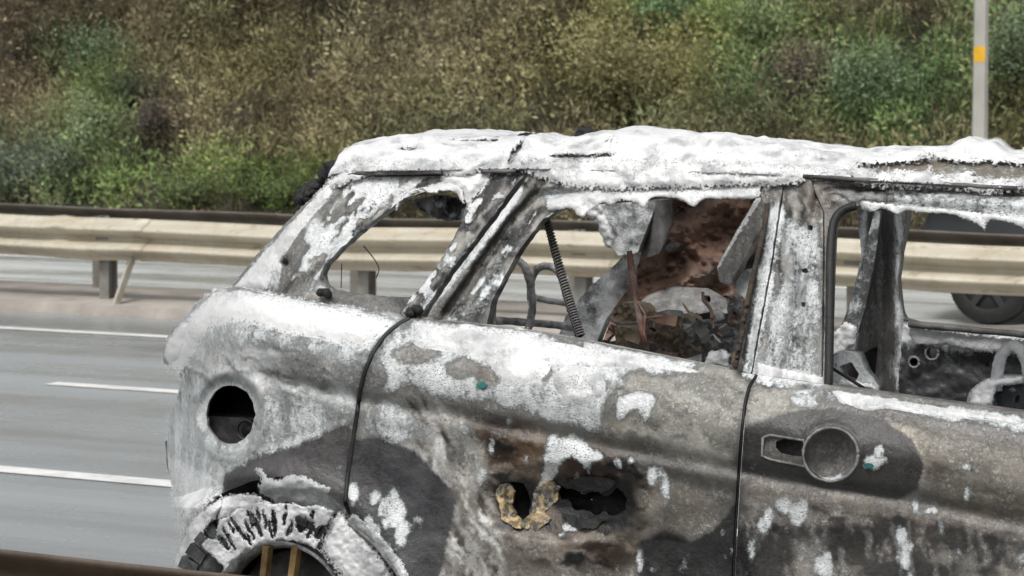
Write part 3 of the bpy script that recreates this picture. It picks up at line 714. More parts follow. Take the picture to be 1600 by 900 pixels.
paint([(1162, 668), (1230, 645), (1300, 640), (1380, 655), (1425, 690), (1442, 730), (1436, 765), (1400, 782), (1300, 768), (1160, 740)], (72, 70, 69), 1, 4)
paint([(1150, 782), (1118, 826), (1080, 846), (1000, 843), (990, 1040), (1150, 1040)], (62, 61, 61), 1, 5)
flow([(560, 700), (700, 760), (690, 900), (600, 860)], .9, (64, 64, 70), .5, .62, 60, 24, .7)
# --- window frames and pillars (above the belt)
AB = GY < belt(GX) - 2
PC[AB] = PC[AB] * 0 + np.array([118, 116, 110])
paint([(545, 275), (720, 268), (640, 300), (560, 350), (520, 400), (470, 450), (430, 455), (480, 380), (520, 320)], (106, 105, 98), 6, 10)
paint([(700, 275), (810, 265), (760, 345), (700, 425), (650, 490), (600, 470), (660, 440), (722, 345), (735, 310)], (84, 83, 81), 4, 6)
paint([(740, 450), (760, 400), (800, 330), (870, 285), (885, 300), (820, 370), (770, 470), (755, 520), (700, 500)], (92, 90, 84), 6, 10)
paint([(830, 285), (885, 288), (870, 300), (830, 320)], (44, 44, 42), 3, 4)
paint([(1150, 590), (1165, 470), (1195, 320), (1212, 320), (1190, 430), (1168, 590)], (62, 54, 44), 3, 6)
paint([(1215, 300), (1290, 300), (1292, 612), (1165, 600)], (136, 132, 124), 6, 8)
paint([(1262, 285), (1340, 290), (1300, 330), (1265, 340)], (124, 112, 98), 5, 8)
paint([(1290, 290), (1600, 296), (1900, 340), (1900, 400), (1600, 345), (1320, 318)], (126, 124, 122), 6, 6)
paint(ell(1555, 325, 30, 12, .4), (64, 60, 48), 3, 8)
dpp = [(440, 462), (545, 268), (735, 262), (600, 345), (505, 440), (520, 470)]; cpp = [(610, 480), (735, 300), (815, 262), (900, 285), (757, 520), (640, 500)]
flow(dpp, -.82, (62, 61, 58), .48, .60, 40, 10, .9, 3); flow(dpp, -.82, (170, 166, 152), .52, .64, 34, 9, .9, 3)
flow(cpp, -.95, (54, 53, 51), .47, .58, 46, 8, .95, 3); flow(cpp, -.95, (158, 155, 144), .52, .64, 40, 8, .9, 3)
for ln in ([(690, 490), (745, 410), (792, 345), (836, 298)], [(655, 490), (705, 424), (765, 345), (812, 284)], [(505, 440), (560, 372), (630, 312)], [(745, 500), (760, 455), (800, 380), (845, 330)]): paint(line(ln, 3.5), (30, 30, 29), 2, 4, .9)
bpp = [(1165, 600), (1220, 300), (1292, 300), (1292, 612)]
flow(bpp, 1.45, (60, 57, 52), .50, .62, 70, 8, .9, 3); flow(bpp, 1.45, (176, 172, 162), .52, .64, 70, 9, .8, 3)
for ln in ([(1222, 330), (1206, 420), (1186, 540)], [(1252, 330), (1244, 430), (1236, 580)], [(1200, 330), (1184, 420), (1160, 560)]): paint(line(ln, 3), (38, 35, 31), 2, 5, .9)
ffp = [(1262, 280), (1600, 290), (1900, 340), (1900, 400), (1600, 350), (1320, 322)]
flow(ffp, .08, (58, 57, 55), .5, .62, 80, 7, .9, 3); flow(ffp, .08, (172, 170, 166), .52, .64, 80, 8, .8, 3)
rfp = [(830, 262), (1215, 266), (1200, 305), (900, 318), (850, 330)]
flow(rfp, .03, (66, 65, 63), .5, .62, 80, 7, .9, 3)
paint(ell(488, 345, 12, 10), (176, 160, 130), 3, 5); paint(ell(500, 300, 16, 8), (180, 164, 140), 3, 5)
# --- foam: (polygon, cover)
foam([(372, 448), (300, 470), (256, 530), (250, 570), (320, 575), (345, 545), (430, 540), (560, 578), (600, 540), (628, 500), (500, 468)], .62, 10, 8)
foam([(372, 446), (330, 470), (420, 480), (520, 500), (590, 530), (630, 503), (560, 482), (450, 462)], .98, 8, 8)
foam([(440, 478), (600, 516), (580, 555), (500, 535)], .92, 6, 10)
foam([(250, 520), (300, 490), (290, 560), (330, 600), (300, 640), (340, 720), (345, 770), (280, 800), (255, 700)], .58, 8, 8)
foam(ell(358, 648, 52, 64), .74, 9, 10)
foam(line([(350, 735), (395, 706), (440, 694), (490, 682), (548, 655)], 9), .72, 6, 7)
foam([(410, 600), (555, 640), (545, 655), (470, 682), (400, 705), (400, 660)], .55, 6, 6)
foam([(255, 700), (345, 745), (350, 780), (270, 800)], .85, 6, 5)
foam([(620, 505), (760, 512), (950, 545), (1110, 578), (1040, 585), (985, 600), (945, 625), (935, 690), (905, 662), (850, 665), (812, 640), (765, 632), (700, 628), (640, 605), (575, 625), (585, 560)], .80, 7, 8)
foam([(640, 500), (760, 508), (950, 540), (1110, 572), (1060, 578), (900, 556), (740, 530), (640, 520)], 1.0, 4, 4)
foam(ell(700, 590, 48, 26), 1.0, 8, 6); foam(ell(820, 560, 60, 50), .98, 10, 10); foam(ell(900, 600, 60, 40), .95, 10, 10)
foam([(565, 640), (600, 620), (650, 640), (680, 690), (640, 700), (575, 680)], .72, 8, 8)
foam([(960, 625), (1000, 610), (1030, 620), (1012, 665), (990, 640), (965, 660)], .85, 3, 6)
foam([(690, 650), (740, 660), (760, 760), (740, 770), (700, 700)], .52, 8, 10)
for e in [(885, 545, 32, 14), (835, 556, 10, 8), (848, 580, 14, 8), (722, 577, 26, 16), (652, 552, 40, 16), (760, 590, 18, 14), (905, 580, 10, 8), (1000, 590, 22, 9), (940, 600, 14, 7), (590, 590, 16, 24)]:
    unfoam(ell(*e), .18, 4, 8)
foam([(853, 680), (868, 674), (890, 680), (900, 672), (912, 686), (932, 701), (945, 704), (950, 722), (940, 720), (926, 722), (924, 748), (911, 722), (889, 711), (879, 724), (868, 742), (857, 756), (858, 788), (841, 798), (835, 760), (847, 747), (849, 709)], .9, 3, 5)
DRIPS = [(752, 745, 9, 22), (745, 715, 6, 12), (778, 712, 5, 8), (800, 708, 5, 7), (767, 700, 5, 24), (1020, 740, 12, 20), (1042, 765, 10, 32), (1066, 768, 5, 14), (988, 722, 8, 10), (1075, 765, 5, 12), (1000, 722, 6, 6),
         (896, 822, 20, 12), (925, 828, 5, 8), (949, 826, 5, 14), (938, 808, 4, 8), (996, 878, 7, 26), (1072, 880, 6, 26), (1018, 892, 8, 16), (1042, 655, 9, 8), (1060, 648, 5, 8), (1362, 722, 22, 16), (1376, 705, 10, 14), (1222, 790, 18, 20),
         (1250, 800, 20, 30), (1200, 812, 10, 26), (1178, 860, 7, 32), (1430, 792, 8, 22), (1456, 798, 22, 8), (1474, 820, 6, 22), (1408, 838, 14, 20), (1414, 870, 12, 34), (1508, 730, 12, 10), (1510, 772, 8, 20), (1540, 758, 7, 12), (1525, 738, 5, 8),
         (1498, 862, 4, 10), (1285, 886, 18, 22), (1596, 875, 12, 16), (1180, 730, 8, 8), (612, 800, 30, 34), (628, 838, 12, 22), (580, 840, 26, 30), (552, 768, 12, 22), (530, 732, 11, 10), (655, 812, 10, 10), (1700, 800, 8, 20), (1750, 850, 9, 24),
         (725, 670, 14, 12), (795, 655, 6, 12), (1330, 880, 4, 10), (905, 745, 5, 16), (870, 720, 5, 12)]
rdr = random.Random(5)
for _ in range(46):
    x = rdr.uniform(720, 1900); DRIPS.append((x, rdr.uniform(float(crease(x)) - 20, 900), rdr.uniform(2.5, 6), rdr.uniform(5, 16)))
for x, y, rx, ry in DRIPS:
    foam(ell(x, y, rx * .8, ry * .8, random.uniform(-.15, .15)), .86, 4, 6)
    for _ in range(4): foam(ell(x + random.uniform(-1, 1) * rx, y + random.uniform(-.9, 1.1) * ry, rx * random.uniform(.2, .5), ry * random.uniform(.25, .6)), .84, 3, 7)
foam([(1240, 600), (1400, 622), (1600, 650), (1950, 708), (1950, 722), (1600, 676), (1480, 655), (1400, 645), (1340, 630), (1300, 645), (1240, 640)], .66, 5, 8)
foam([(1280, 606), (1400, 622), (1440, 640), (1360, 638)], .95, 4, 6); foam([(1460, 640), (1600, 662), (1600, 650), (1480, 632)], .95, 4, 5)
PF[:] = np.where(inpoly(GX, GY, qpoly[:7] + [(300, 800), (245, 700)]), np.minimum(PF + .05, 1.05), PF)
# pillars
foam([(356, 456), (400, 400), (450, 345), (525, 265), (560, 262), (550, 285), (500, 330), (440, 400), (440, 455)], .74, 8, 6)
foam(ell(492, 362, 18, 26), .95, 3, 5)
foam([(540, 272), (810, 262), (805, 285), (700, 280), (600, 300), (560, 320)], .6, 6, 6)
foam([(700, 270), (760, 270), (740, 300), (728, 320), (700, 300)], 1.0, 5, 5)
foam([(440, 455), (500, 440), (570, 360), (640, 300), (625, 318), (560, 372), (505, 432), (520, 462)], .72, 4, 5)
def streaks(poly, ang, lo, hi, sx, sy, lvl=1.0):              # torn streaks of foam running along a pillar
    sl_, k = mask(poly, 4, 5); c, sn_ = math.cos(ang), math.sin(ang); x, y = GX[sl_], GY[sl_]
    f = fbm((x * c + y * sn_) / sx, (-x * sn_ + y * c) / sy)
    PF[sl_] = np.maximum(PF[sl_], k * lvl * np.clip((f - lo) / (hi - lo), 0, 1))
streaks([(440, 455), (545, 280), (730, 275), (600, 350), (505, 455)], -.82, .44, .60, 30, 8)
streaks([(530, 275), (740, 262), (700, 300), (600, 330)], -.3, .46, .60, 20, 8)
streaks([(440, 455), (545, 280), (640, 275), (520, 400)], -.82, .47, .58, 22, 7)
streaks([(620, 495), (735, 300), (815, 268), (660, 495)], -.95, .50, .62, 20, 9)
streaks([(690, 505), (850, 300), (890, 300), (757, 505)], -.95, .47, .68, 34, 7, .9)
foam(line([(660, 492), (720, 420), (770, 350), (815, 290)], 9), .95, 4, 5)
foam([(700, 500), (760, 420), (800, 350), (835, 310), (845, 320), (790, 420), (757, 500)], .45, 6, 8)
foam([(815, 262), (1215, 266), (1210, 300), (1100, 304), (900, 312), (860, 318), (830, 300), (890, 285)], .82, 6, 6)
foam(line([(1216, 320), (1200, 420), (1184, 520), (1172, 590)], 14), .9, 6, 6)
foam([(1222, 330), (1290, 360), (1290, 610), (1180, 590)], .64, 8, 8)
foam([(1180, 560), (1290, 585), (1290, 610), (1180, 600)], .9, 6, 6)
foam([(1290, 296), (1600, 305), (1900, 360), (1900, 395), (1600, 345), (1400, 318), (1320, 312)], .66, 5, 6)
foam(line([(1330, 316), (1400, 320), (1500, 333), (1600, 348)], 5), 1.0, 3, 3)
_g = PC.mean(-1, keepdims=True); _r = np.exp(-(((GX - 880) / 150) ** 2 + ((GY - 760) / 90) ** 2))[..., None]
PC = _g + (PC - _g) * (.42 + .38 * _r)
_up = (GY < belt(GX))[..., None]; PC = np.clip(112 + (PC - 112) * np.where(_up, 1.55, 1.45) + np.where(_up, -4, 2), 16, 226)
for pts in (shut_r_, shut_f_):                                     # soot in the shut lines
    sl_, k = mask(line(pts, 4), 3, 3); PC[sl_] = PC[sl_] * (1 - .55 * k[..., None])
PCA = np.clip(lin(PC) * 1.0, .005, .66)
def sample(x, y):
    fx = np.clip((np.asarray(x) - X0) / ST, 0, GX.shape[1] - 1.001); fy = np.clip((np.asarray(y) - Y0) / ST, 0, GX.shape[0] - 1.001)
    i = fx.astype(int); j = fy.astype(int); a = fx - i; b = fy - j
    def g(A):
        if A.ndim == 3: aa, bb = a[..., None], b[..., None]
        else: aa, bb = a, b
        return (A[j, i] * (1 - aa) + A[j, i + 1] * aa) * (1 - bb) + (A[j + 1, i] * (1 - aa) + A[j + 1, i + 1] * aa) * bb
    return g(PCA), g(PF)
# ---- shape of the side: metres outward from the side plane
def w_lower(x, y):
    x = np.asarray(x, float); y = np.asarray(y, float)
    b, c = belt(x), crease(x); t = (y - b) / (c - b)
    w = np.where(t < .75, -.085 * (1 - np.clip(t, -.3, .75) / .75) ** 2, 0) + .012 * np.exp(-((t - .55) / .25) ** 2)
    grv = np.clip((x - 330) / 150, 0, 1)
    w = w - .022 * grv * np.exp(-((y - c) / 13) ** 2) - .010 * np.clip((y - c) / 40, 0, 1) - .014 * np.sin(np.clip((y - c) / 260, 0, 1) * math.pi)
    # rear corner wraps round, hip over the wheel
    w = w - .46 * np.clip((450 - x) / 200, 0, 1.2) ** 2.3 - .02 * np.clip((620 - x) / 300, 0, 1) * 0
    r = np.hypot((x - WC[0]) / .93, y - WC[1]); w = w + .035 * np.exp(-((r - 205) / 32) ** 2) * (y < 1000) + .02 * np.exp(-((r - 250) / 60) ** 2)
    # fuel flap dish
    e = np.hypot((x - 360) / 40, (y - 648) / 48); w = w - .022 * np.clip((1.30 - e) / .2, 0, 1) + .010 * np.exp(-((e - 1.42) / .12) ** 2)
    # door pull cup and its bezel
    e = np.hypot((x - 1298) / 44, (y - 710) / 43); w = w + .005 * np.exp(-((e - 1.08) / .12) ** 2)
    # fire damage on the rear door: buckled hollow where the handle was
    e = np.hypot((x - 880) / 125, (y - 785) / 55); w = w - .045 * np.clip(1.15 - e, 0, 1) ** 1.0 + .006 * np.exp(-((e - 1.2) / .2) ** 2)
    w = w + .010 * (fbm(x / 90, y / 70) - .5) + .0035 * (fbm(x / 22, y / 22) - .5)
    # wrinkles of slack sheet behind the smooth dark patch
    k = np.exp(-(((x - 690) / 60) ** 2 + ((y - 720) / 80) ** 2)); w = w + .007 * k * np.sin((x + y * .5) / 11.)
    return w
def gutter(x): return np.interp(x, [300, 560, 830, 1200, 1400, 1600, 1950], [300, 268, 264, 272, 284, 295, 345])
def w_upper(x, y):
    x = np.asarray(x, float); y = np.asarray(y, float)
    s = np.clip((belt(x) - y) / (belt(x) - gutter(x)), -.2, 1.1)
    w = -.115 - .15 * s - .05 * s * s
    w = w - .22 * np.clip((540 - x) / 190, 0, 1.2) ** 2
    w = w + .008 * (fbm(x / 60, y / 60) - .5) + .003 * (fbm(x / 16, y / 16) - .5)
    return w
def ridge(x, y, pts, wid, amp):                    # raised or sunk line along a polyline
    P = np.array(pts, float); d = np.full(np.shape(x), 1e9)
    for a, b in zip(P[:-1], P[1:]):
        ab = b - a; t = np.clip(((x - a[0]) * ab[0] + (y - a[1]) * ab[1]) / (ab @ ab), 0, 1)
        d = np.minimum(d, np.hypot(x - a[0] - t * ab[0], y - a[1] - t * ab[1]))
    return amp * np.exp(-(d / wid) ** 2)
def resample(P, step, closed=True, wob=0.0):
    P = np.array(P, float)
    if closed: P = np.r_[P, P[:1]]
    L = np.r_[0, np.cumsum(np.hypot(*np.diff(P, axis=0).T))]; n = max(3, int(L[-1] / step)); t = np.linspace(0, L[-1], n, endpoint=not closed)
    Q = np.c_[np.interp(t, L, P[:, 0]), np.interp(t, L, P[:, 1])]
    if wob: Q = Q + np.c_[fbm(Q[:, 0] / 9, Q[:, 1] / 9) - .5, fbm(Q[:, 0] / 9 + 30, Q[:, 1] / 9 + 9) - .5] * 2 * wob
    return Q
def tri2d(outline, holes, step, wob):
    O = resample(outline, step, True, wob); Hs = [resample(h, step * .8, True, wob) for h in holes]
    pts = [O] + Hs; edges = []; n = 0
    for q in pts: edges += [(n + i, n + (i + 1) % len(q)) for i in range(len(q))]; n += len(q)
    bd = np.concatenate(pts)
    x0, y0 = O.min(0); x1, y1 = O.max(0)
    gx, gy = np.meshgrid(np.arange(x0, x1, step), np.arange(y0, y1, step * .87)); gx[1::2] += step / 2
    g = np.c_[gx.ravel(), gy.ravel()] + RNG.uniform(-.12, .12, (gx.size, 2)) * step
    k = inpoly(g[:, 0], g[:, 1], O)
    for h in Hs: k &= ~inpoly(g[:, 0], g[:, 1], h)
    g = g[k]
    if len(g):
        # drop grid points hugging the boundary
        key = {}
        cs = step
        for p in bd: key.setdefault((int(p[0] // cs), int(p[1] // cs)), []).append(p)
        ok = []
        for p in g:
            a, b = int(p[0] // cs), int(p[1] // cs); m = True
            for i in (-1, 0, 1):
                for j in (-1, 0, 1):
                    for q in key.get((a + i, b + j), ()):
                        if (p[0] - q[0]) ** 2 + (p[1] - q[1]) ** 2 < (.55 * step) ** 2: m = False
            ok.append(m)
        g = g[np.array(ok)]
    allp = np.r_[bd, g]
    r = delaunay_2d_cdt([Vector(p) for p in allp], edges, [], 0, 1e-6)
    v = np.array([tuple(p) for p in r[0]]); t = np.array([f for f in r[2] if len(f) == 3])
    c = v[t].mean(1); k = inpoly(c[:, 0], c[:, 1], O)
    for h in Hs: k &= ~inpoly(c[:, 0], c[:, 1], h)
    return v, t[k]
def orient(V, t, nrm):
    N_ = np.cross(V[t[:, 1]] - V[t[:, 0]], V[t[:, 2]] - V[t[:, 0]]); fl = (N_ @ nrm) < 0
    t = t.copy(); t[fl] = t[fl][:, ::-1]; return t
def panel(name, outline, holes, wf, depth, parent, mat=None, step=4.0, wob=.5, flange=None, colour=None, foamv=None, build=True):
    v, t = tri2d(outline, holes, step, wob)
    x, y = v[:, 0], v[:, 1]; w = wf(x, y); V = cp(x, y, w); t = orient(V, t, CN)
    n = len(V); dirn = -CN * depth
    E = np.sort(np.r_[t[:, [0, 1]], t[:, [1, 2]], t[:, [2, 0]]], 1); raw = np.r_[t[:, [0, 1]], t[:, [1, 2]], t[:, [2, 0]]]
    _, inv, cnt = np.unique(E, axis=0, return_inverse=True, return_counts=True); be = raw[cnt[inv.ravel()] == 1]
    V2 = np.r_[V, V + dirn]
    rim = np.r_[np.c_[be[:, 1], be[:, 0], be[:, 0] + n], np.c_[be[:, 1], be[:, 0] + n, be[:, 1] + n]]
    T = np.r_[t, t[:, ::-1] + n, rim]
    c, f = sample(x, y)
    if colour is not None: c = np.repeat(np.clip(lin(colour) * 1.3, .004, .6)[None], n, 0)
    if foamv is not None: f = foamv(x, y) if callable(foamv) else np.full(n, foamv)
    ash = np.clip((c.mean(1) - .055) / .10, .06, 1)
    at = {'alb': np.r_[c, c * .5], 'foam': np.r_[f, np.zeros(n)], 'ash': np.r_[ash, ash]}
    if not build: return V2, T, at
    o = mesh(name, V2, T, mat or M['burnt'], parent, True, at)
    es = o.data; es.set_sharp_from_angle(angle=math.radians(50))
    return o
base = cp(np.array(900.), np.array(900.), -.7); base[2] = 0
CAR = empty('burnt_car', base); tag(CAR, 'burnt out SUV shell covered in white extinguishing foam on the road shoulder', 'car')
# ---- outer skin
shut_r = [(640, 498), (622, 508), (600, 527), (583, 552), (571, 580), (563, 612), (558, 650), (550, 700), (543, 750), (540, 785), (548, 812)]
shut_f = [(1182, 586), (1171, 605), (1164, 632), (1159, 680), (1155, 735), (1151, 800), (1146, 900), (1142, 1045)]
arch = [(548, 812), (590, 842), (622, 880), (645, 930), (652, 1000), (650, 1045)]
def off(pts, d): return [(x + d, y) for x, y in pts]
bx = lambda x: (x, float(belt(x)))
qp_out = [(368, 448), (340, 452), (306, 474), (281, 500), (263, 524), (254, 550), (256, 568), (276, 574), (284, 592), (274, 628), (263, 660), (260, 700), (264, 742), (274, 772), (284, 800), (296, 812), (322, 790), (346, 771), (392, 752), (440, 744), (495, 756), (544, 806)] + off(shut_r, -4)[::-1] + [bx(600), bx(540), bx(470), bx(420)]
fuel = [tuple(p) for p in resample(ell(360, 648, 38, 46, 0, 36), 3, True, 1.8)]
quarter = panel('quarter_panel', qp_out, [fuel], w_lower, .012, CAR)
hole1 = [(788, 762), (800, 752), (818, 756), (828, 778), (826, 806), (812, 816), (796, 806), (802, 786)]
hole2 = [(870, 752), (884, 764), (898, 762), (912, 774), (930, 768), (948, 776), (966, 764), (980, 776), (978, 794), (962, 806), (946, 798), (934, 808), (918, 796), (900, 800), (890, 784), (876, 780)]
rd_out = off(shut_r, 3) + arch[1:] + off(shut_f, -3)[::-1] + [bx(x) for x in range(1150, 650, -40)]
hole1 = [tuple(p) for p in resample(hole1, 3, True, 4)]; hole2 = [tuple(p) for p in resample(hole2, 3, True, 5)]
rdoor = panel('rear_door', rd_out, [hole1, hole2], w_lower, .014, CAR)
slot = [(1212, 690), (1224, 686), (1254, 690), (1257, 714), (1236, 712), (1220, 708), (1212, 700)]
fd_out = off(shut_f, 3) + [(1930, 1045), (1930, 700)] + [bx(x) for x in range(1900, 1200, -40)]
hcup = ell(1298, 710, 42, 41, 0, 48); bez = [(1192, 684), (1204, 680), (1256, 688), (1256, 728), (1204, 718), (1190, 712)]
fdoor = panel('front_door', fd_out, [hcup, bez], w_lower, .014, CAR)
V = []; NR = 12; wc0 = float(w_lower(np.array(1298.), np.array(665.)))
for i in range(NR + 1):
    rr_ = 1.03 * (1 - i / NR) + .001; dpt = -.062 * math.sqrt(max(0, 1 - min(rr_, 1) ** 3.2)) + .002
    for a in np.linspace(0, 2 * math.pi, 48, endpoint=False):
        V.append(cp(np.array(1298 + 42 * rr_ * math.cos(a)), np.array(710 + 41 * rr_ * math.sin(a)), w_lower(np.array(1298 + 44 * math.cos(a)), np.array(710 + 43 * math.sin(a))) * rr_ + wc0 * (1 - rr_) + dpt))
V = np.array(V); fq_ = np.array([(i * 48 + j, i * 48 + (j + 1) % 48, (i + 1) * 48 + (j + 1) % 48, (i + 1) * 48 + j) for i in range(NR) for j in range(48)])
yy_ = np.repeat(np.linspace(1.03, 0, NR + 1), 48) * np.tile(np.sin(np.linspace(0, 2 * math.pi, 48, endpoint=False)), NR + 1)
mesh('handle_cup', V, fq_, M['burnt'], fdoor, True, {'alb': np.repeat(np.clip(lin((104, 102, 99)), 0, .6)[None], len(V), 0), 'foam': np.clip((yy_ - .45) * 1.6, 0, .85), 'ash': np.full(len(V), .5)})  # foam cover paints the lower wall paler, its highlight included
P_ = np.array(ell(1298, 710, 43, 42, 0, 48) + [(1341, 710)]); mb = MB(); mb.tube(list(cp(P_[:, 0], P_[:, 1], w_lower(P_[:, 0], P_[:, 1]) + .001)), .004, 7, .35); mb.build('cup_rim', M['grime'], fdoor)
panel('handle_bezel', bez, [slot], lambda x, y: w_lower(x, y) - .007, .006, fdoor, None, 2.6, .6, colour=(96, 94, 90), foamv=.25)
P_ = np.array(bez + bez[:1], float); mb = MB(); mb.tube(list(cp(P_[:, 0], P_[:, 1], w_lower(P_[:, 0], P_[:, 1]) + .001)), .0035, 7, .35); mb.build('bezel_rim', M['grime'], fdoor)
# hollow behind the openings
def back(name, poly, w0, parent, mat): 
    P = resample(poly, 6); V = cp(P[:, 0], P[:, 1], np.full(len(P), w0)); 
    return V
def cup(name, poly, depth, parent, mat, wf=w_lower, shrink=.6):
    P = resample(poly, 5); c = P.mean(0); V = []; w = wf(P[:, 0], P[:, 1]) - .01; n = len(P)
    for k, (dd, sh) in enumerate(((0, 1.06), (.5, 1.1), (1, shrink + .3), (1, .02))):
        Q = c + (P - c) * sh; V.append(cp(Q[:, 0], Q[:, 1], w - .01 - depth * dd))
    V = np.concatenate(V); Fc = np.array([(k * n + i, k * n + (i + 1) % n, (k + 1) * n + (i + 1) % n, (k + 1) * n + i) for k in range(3) for i in range(n)])
    return mesh(name, V, Fc, mat, parent)
cup('filler_well', fuel, .30, quarter, M['char']); cup('handle_slot', slot, .05, fdoor, M['soot'])  # filler well coloured near black to stand in for its deep shade
cup('burn_hole', hole1, .05, rdoor, M['char']); cup('burn_hole', hole2, .06, rdoor, M['char'])
mb = MB(); a = cp(np.array(385.), np.array(672.), -.02 + w_lower(np.array(385.), np.array(672.)) - .10)
ang = np.linspace(0, 2 * math.pi, 17); e1 = CU; e2 = np.array([0, 0, 1.])
mb.tube([a + (math.cos(q) * e1 + math.sin(q) * e2) * .030 for q in ang], .006, 6)
mb.tube([a - CN * .04, a - CN * .015], .026, 14); mb.build('filler_neck', M['burnt_dark'], quarter)  # neck colour darkened as well, for the shade inside the hole
# peeled cream insulation in the burn
iout = [(774, 768), (782, 758), (796, 757), (804, 770), (798, 790), (806, 806), (818, 816), (830, 800), (832, 772), (846, 756), (862, 750), (876, 760), (868, 786), (850, 798), (860, 812), (836, 828), (806, 826), (784, 808)]
ins = panel('insulation', iout, [], lambda x, y: w_lower(x, y) + .006 + .004 * np.sin(x / 9.) * np.cos(y / 11.) + .010 * (fbm(x / 7, y / 7) - .5), .010, rdoor, None, 2.2, 4.5, colour=(186, 156, 112), foamv=.34)
_a = ins.data.attributes['alb']; _n = len(_a.data); _c = np.empty(_n * 4, np.float32); _a.data.foreach_get('color', _c); _c = _c.reshape(-1, 4)
_co = np.empty(_n * 3, np.float32); ins.data.vertices.foreach_get('co', _co); _px, _py = proj(_co.reshape(-1, 3).astype(float))
_k = np.clip((fbm(_px / 7, _py / 7) - .34) * 4, .12, 1); _c[:, :3] *= _k[:, None]; _a.data.foreach_set('color', _c.ravel())
for pl in ([(880, 752), (930, 742), (962, 752), (940, 770), (905, 768)], [(876, 800), (912, 812), (950, 812), (930, 826), (890, 822)]):
    panel('peeled_skin', pl, [], lambda x, y: w_lower(x, y) + .010 + .006 * np.sin(x / 6.), .004, rdoor, M['char'], 3, 6)
panel('teal_chip', ell(752, 602, 8, 5), [], lambda x, y: w_lower(x, y) + .004, .003, rdoor, M['teal'], 3, 1.5)
panel('teal_chip', ell(1357, 728, 8, 4), [], lambda x, y: w_lower(x, y) + .006, .003, fdoor, M['teal'], 3, 1.5)
M['burntseal'] = mat_simple('burnt_seal', (.10, .07, .045), .8, .6, 60, dirt=(.03, .03, .03), dirt_amt=.9, bump=.9, bscale=150)
# black seals along the shut lines
def seal(pts, wf, r, parent, mat, name='door_seal', dw=-.004, n=5):
    P = np.array(catmull(pts, n)); mb = MB(); mb.tube(list(cp(P[:, 0], P[:, 1], wf(P[:, 0], P[:, 1]) + dw)), r, 7); return mb.build(name, mat, parent)
seal(shut_r[:-1], w_lower, .0075, rdoor, M['rubber']); seal(shut_f, w_lower, .004, fdoor, M['rubber'], dw=-.012)
# ---- upper structure: pillars and window frames
qwin = [(500, 430), (506, 416), (528, 392), (565, 360), (600, 332), (632, 310), (660, 300), (690, 296), (716, 300), (729, 318), (722, 345), (702, 384), (676, 424), (655, 454), (636, 466), (600, 466), (555, 461), (515, 455), (503, 447)]
def w_c(x, y):
    w = w_upper(x, y)
    w = w + ridge(x, y, [(505, 432), (565, 372), (640, 312), (700, 300)], 7, .010) - ridge(x, y, [(480, 446), (545, 372), (610, 318), (680, 288)], 7, .012) + ridge(x, y, [(648, 480), (735, 360), (790, 280)], 10, .012)
    return w - .03 * np.exp(-(np.hypot(x - 446, y - 411) / 7) ** 2)
dp_out = [(352, 462), (372, 434), (398, 402), (450, 345), (500, 297), (528, 266), (560, 254), (700, 250), (832, 250), (824, 270), (808, 286), (764, 345), (704, 424), (664, 482), (648, 512), (500, 490), (400, 474)]
rear_pillar = panel('rear_pillar', dp_out, [qwin, ell(446, 411, 5, 6, 0, 10)], w_c, .05, CAR, wob=1.6)
def w_rf(x, y):
    w = w_upper(x, y) + .004
    w = w + ridge(x, y, [(684, 490), (738, 410), (786, 345), (830, 292)], 10, .016) - ridge(x, y, [(702, 490), (760, 405), (808, 340), (850, 305), (900, 296)], 7, .016)
    w = w - ridge(x, y, [(850, 303), (1000, 296), (1180, 292)], 6, .010) + ridge(x, y, [(850, 290), (1000, 283), (1200, 284)], 7, .008)
    w = w - ridge(x, y, [(1208, 320), (1186, 430), (1168, 560)], 5, .012)
    return w
rf_out = [(660, 512), (672, 488), (710, 428), (770, 350), (814, 290), (828, 270), (840, 252), (1000, 252), (1210, 258), (1224, 284), (1218, 320), (1203, 418), (1186, 508), (1170, 604),
          (1138, 596), (1145, 574), (1153, 538), (1166, 470), (1181, 400), (1194, 345), (1197, 320), (1187, 307), (1150, 306), (1100, 309), (1050, 311), (1000, 314), (930, 319), (884, 324), (850, 341), (814, 386), (788, 432), (768, 472), (757, 522)]
rear_frame = panel('rear_door_frame', rf_out, [], w_rf, .045, CAR, step=3.6, wob=1.6)
def w_b(x, y):
    xm = 1195 + (560 - y) * .19; u = (x - xm)
    return w_upper(x, y) - .002 + .014 * np.exp(-((u - 12) / 12) ** 2) - .016 * np.exp(-((u - 34) / 6) ** 2) + .010 * np.exp(-((x - 1270) / 10) ** 2) - .008 * np.exp(-((x - 1250) / 5) ** 2)
bp_out = [(1228, 262), (1262, 264), (1272, 300), (1286, 330), (1286, 400), (1284, 500), (1283, 618), (1172, 604), (1189, 510), (1206, 420), (1221, 322)]
b_pillar = panel('b_pillar', bp_out, [[(1262, 352), (1270, 352), (1270, 360), (1262, 360)], ell(1258, 423, 6, 4, 0, 10), [(1252, 472), (1258, 472), (1258, 480), (1252, 480)]], w_b, .06, CAR, step=3.6)
def w_ff(x, y):
    return w_upper(x, y) + .006 + ridge(x, y, [(1300, 312), (1400, 308), (1600, 322), (1800, 360)], 9, .012) - ridge(x, y, [(1290, 300), (1400, 293), (1600, 304), (1800, 335)], 5, .012)
ff_out = [(1264, 262), (1400, 272), (1600, 284), (1750, 300), (1900, 340), (1930, 420), (1930, 500), (1890, 430), (1850, 400), (1750, 374), (1680, 360), (1600, 350), (1500, 336), (1400, 324), (1345, 320), (1322, 326), (1308, 340), (1302, 362), (1299, 420), (1296, 520), (1294, 622), (1285, 620), (1288, 500), (1289, 400), (1288, 332), (1274, 300)]
front_frame = panel('front_door_frame', ff_out, [], w_ff, .045, CAR, step=3.6)
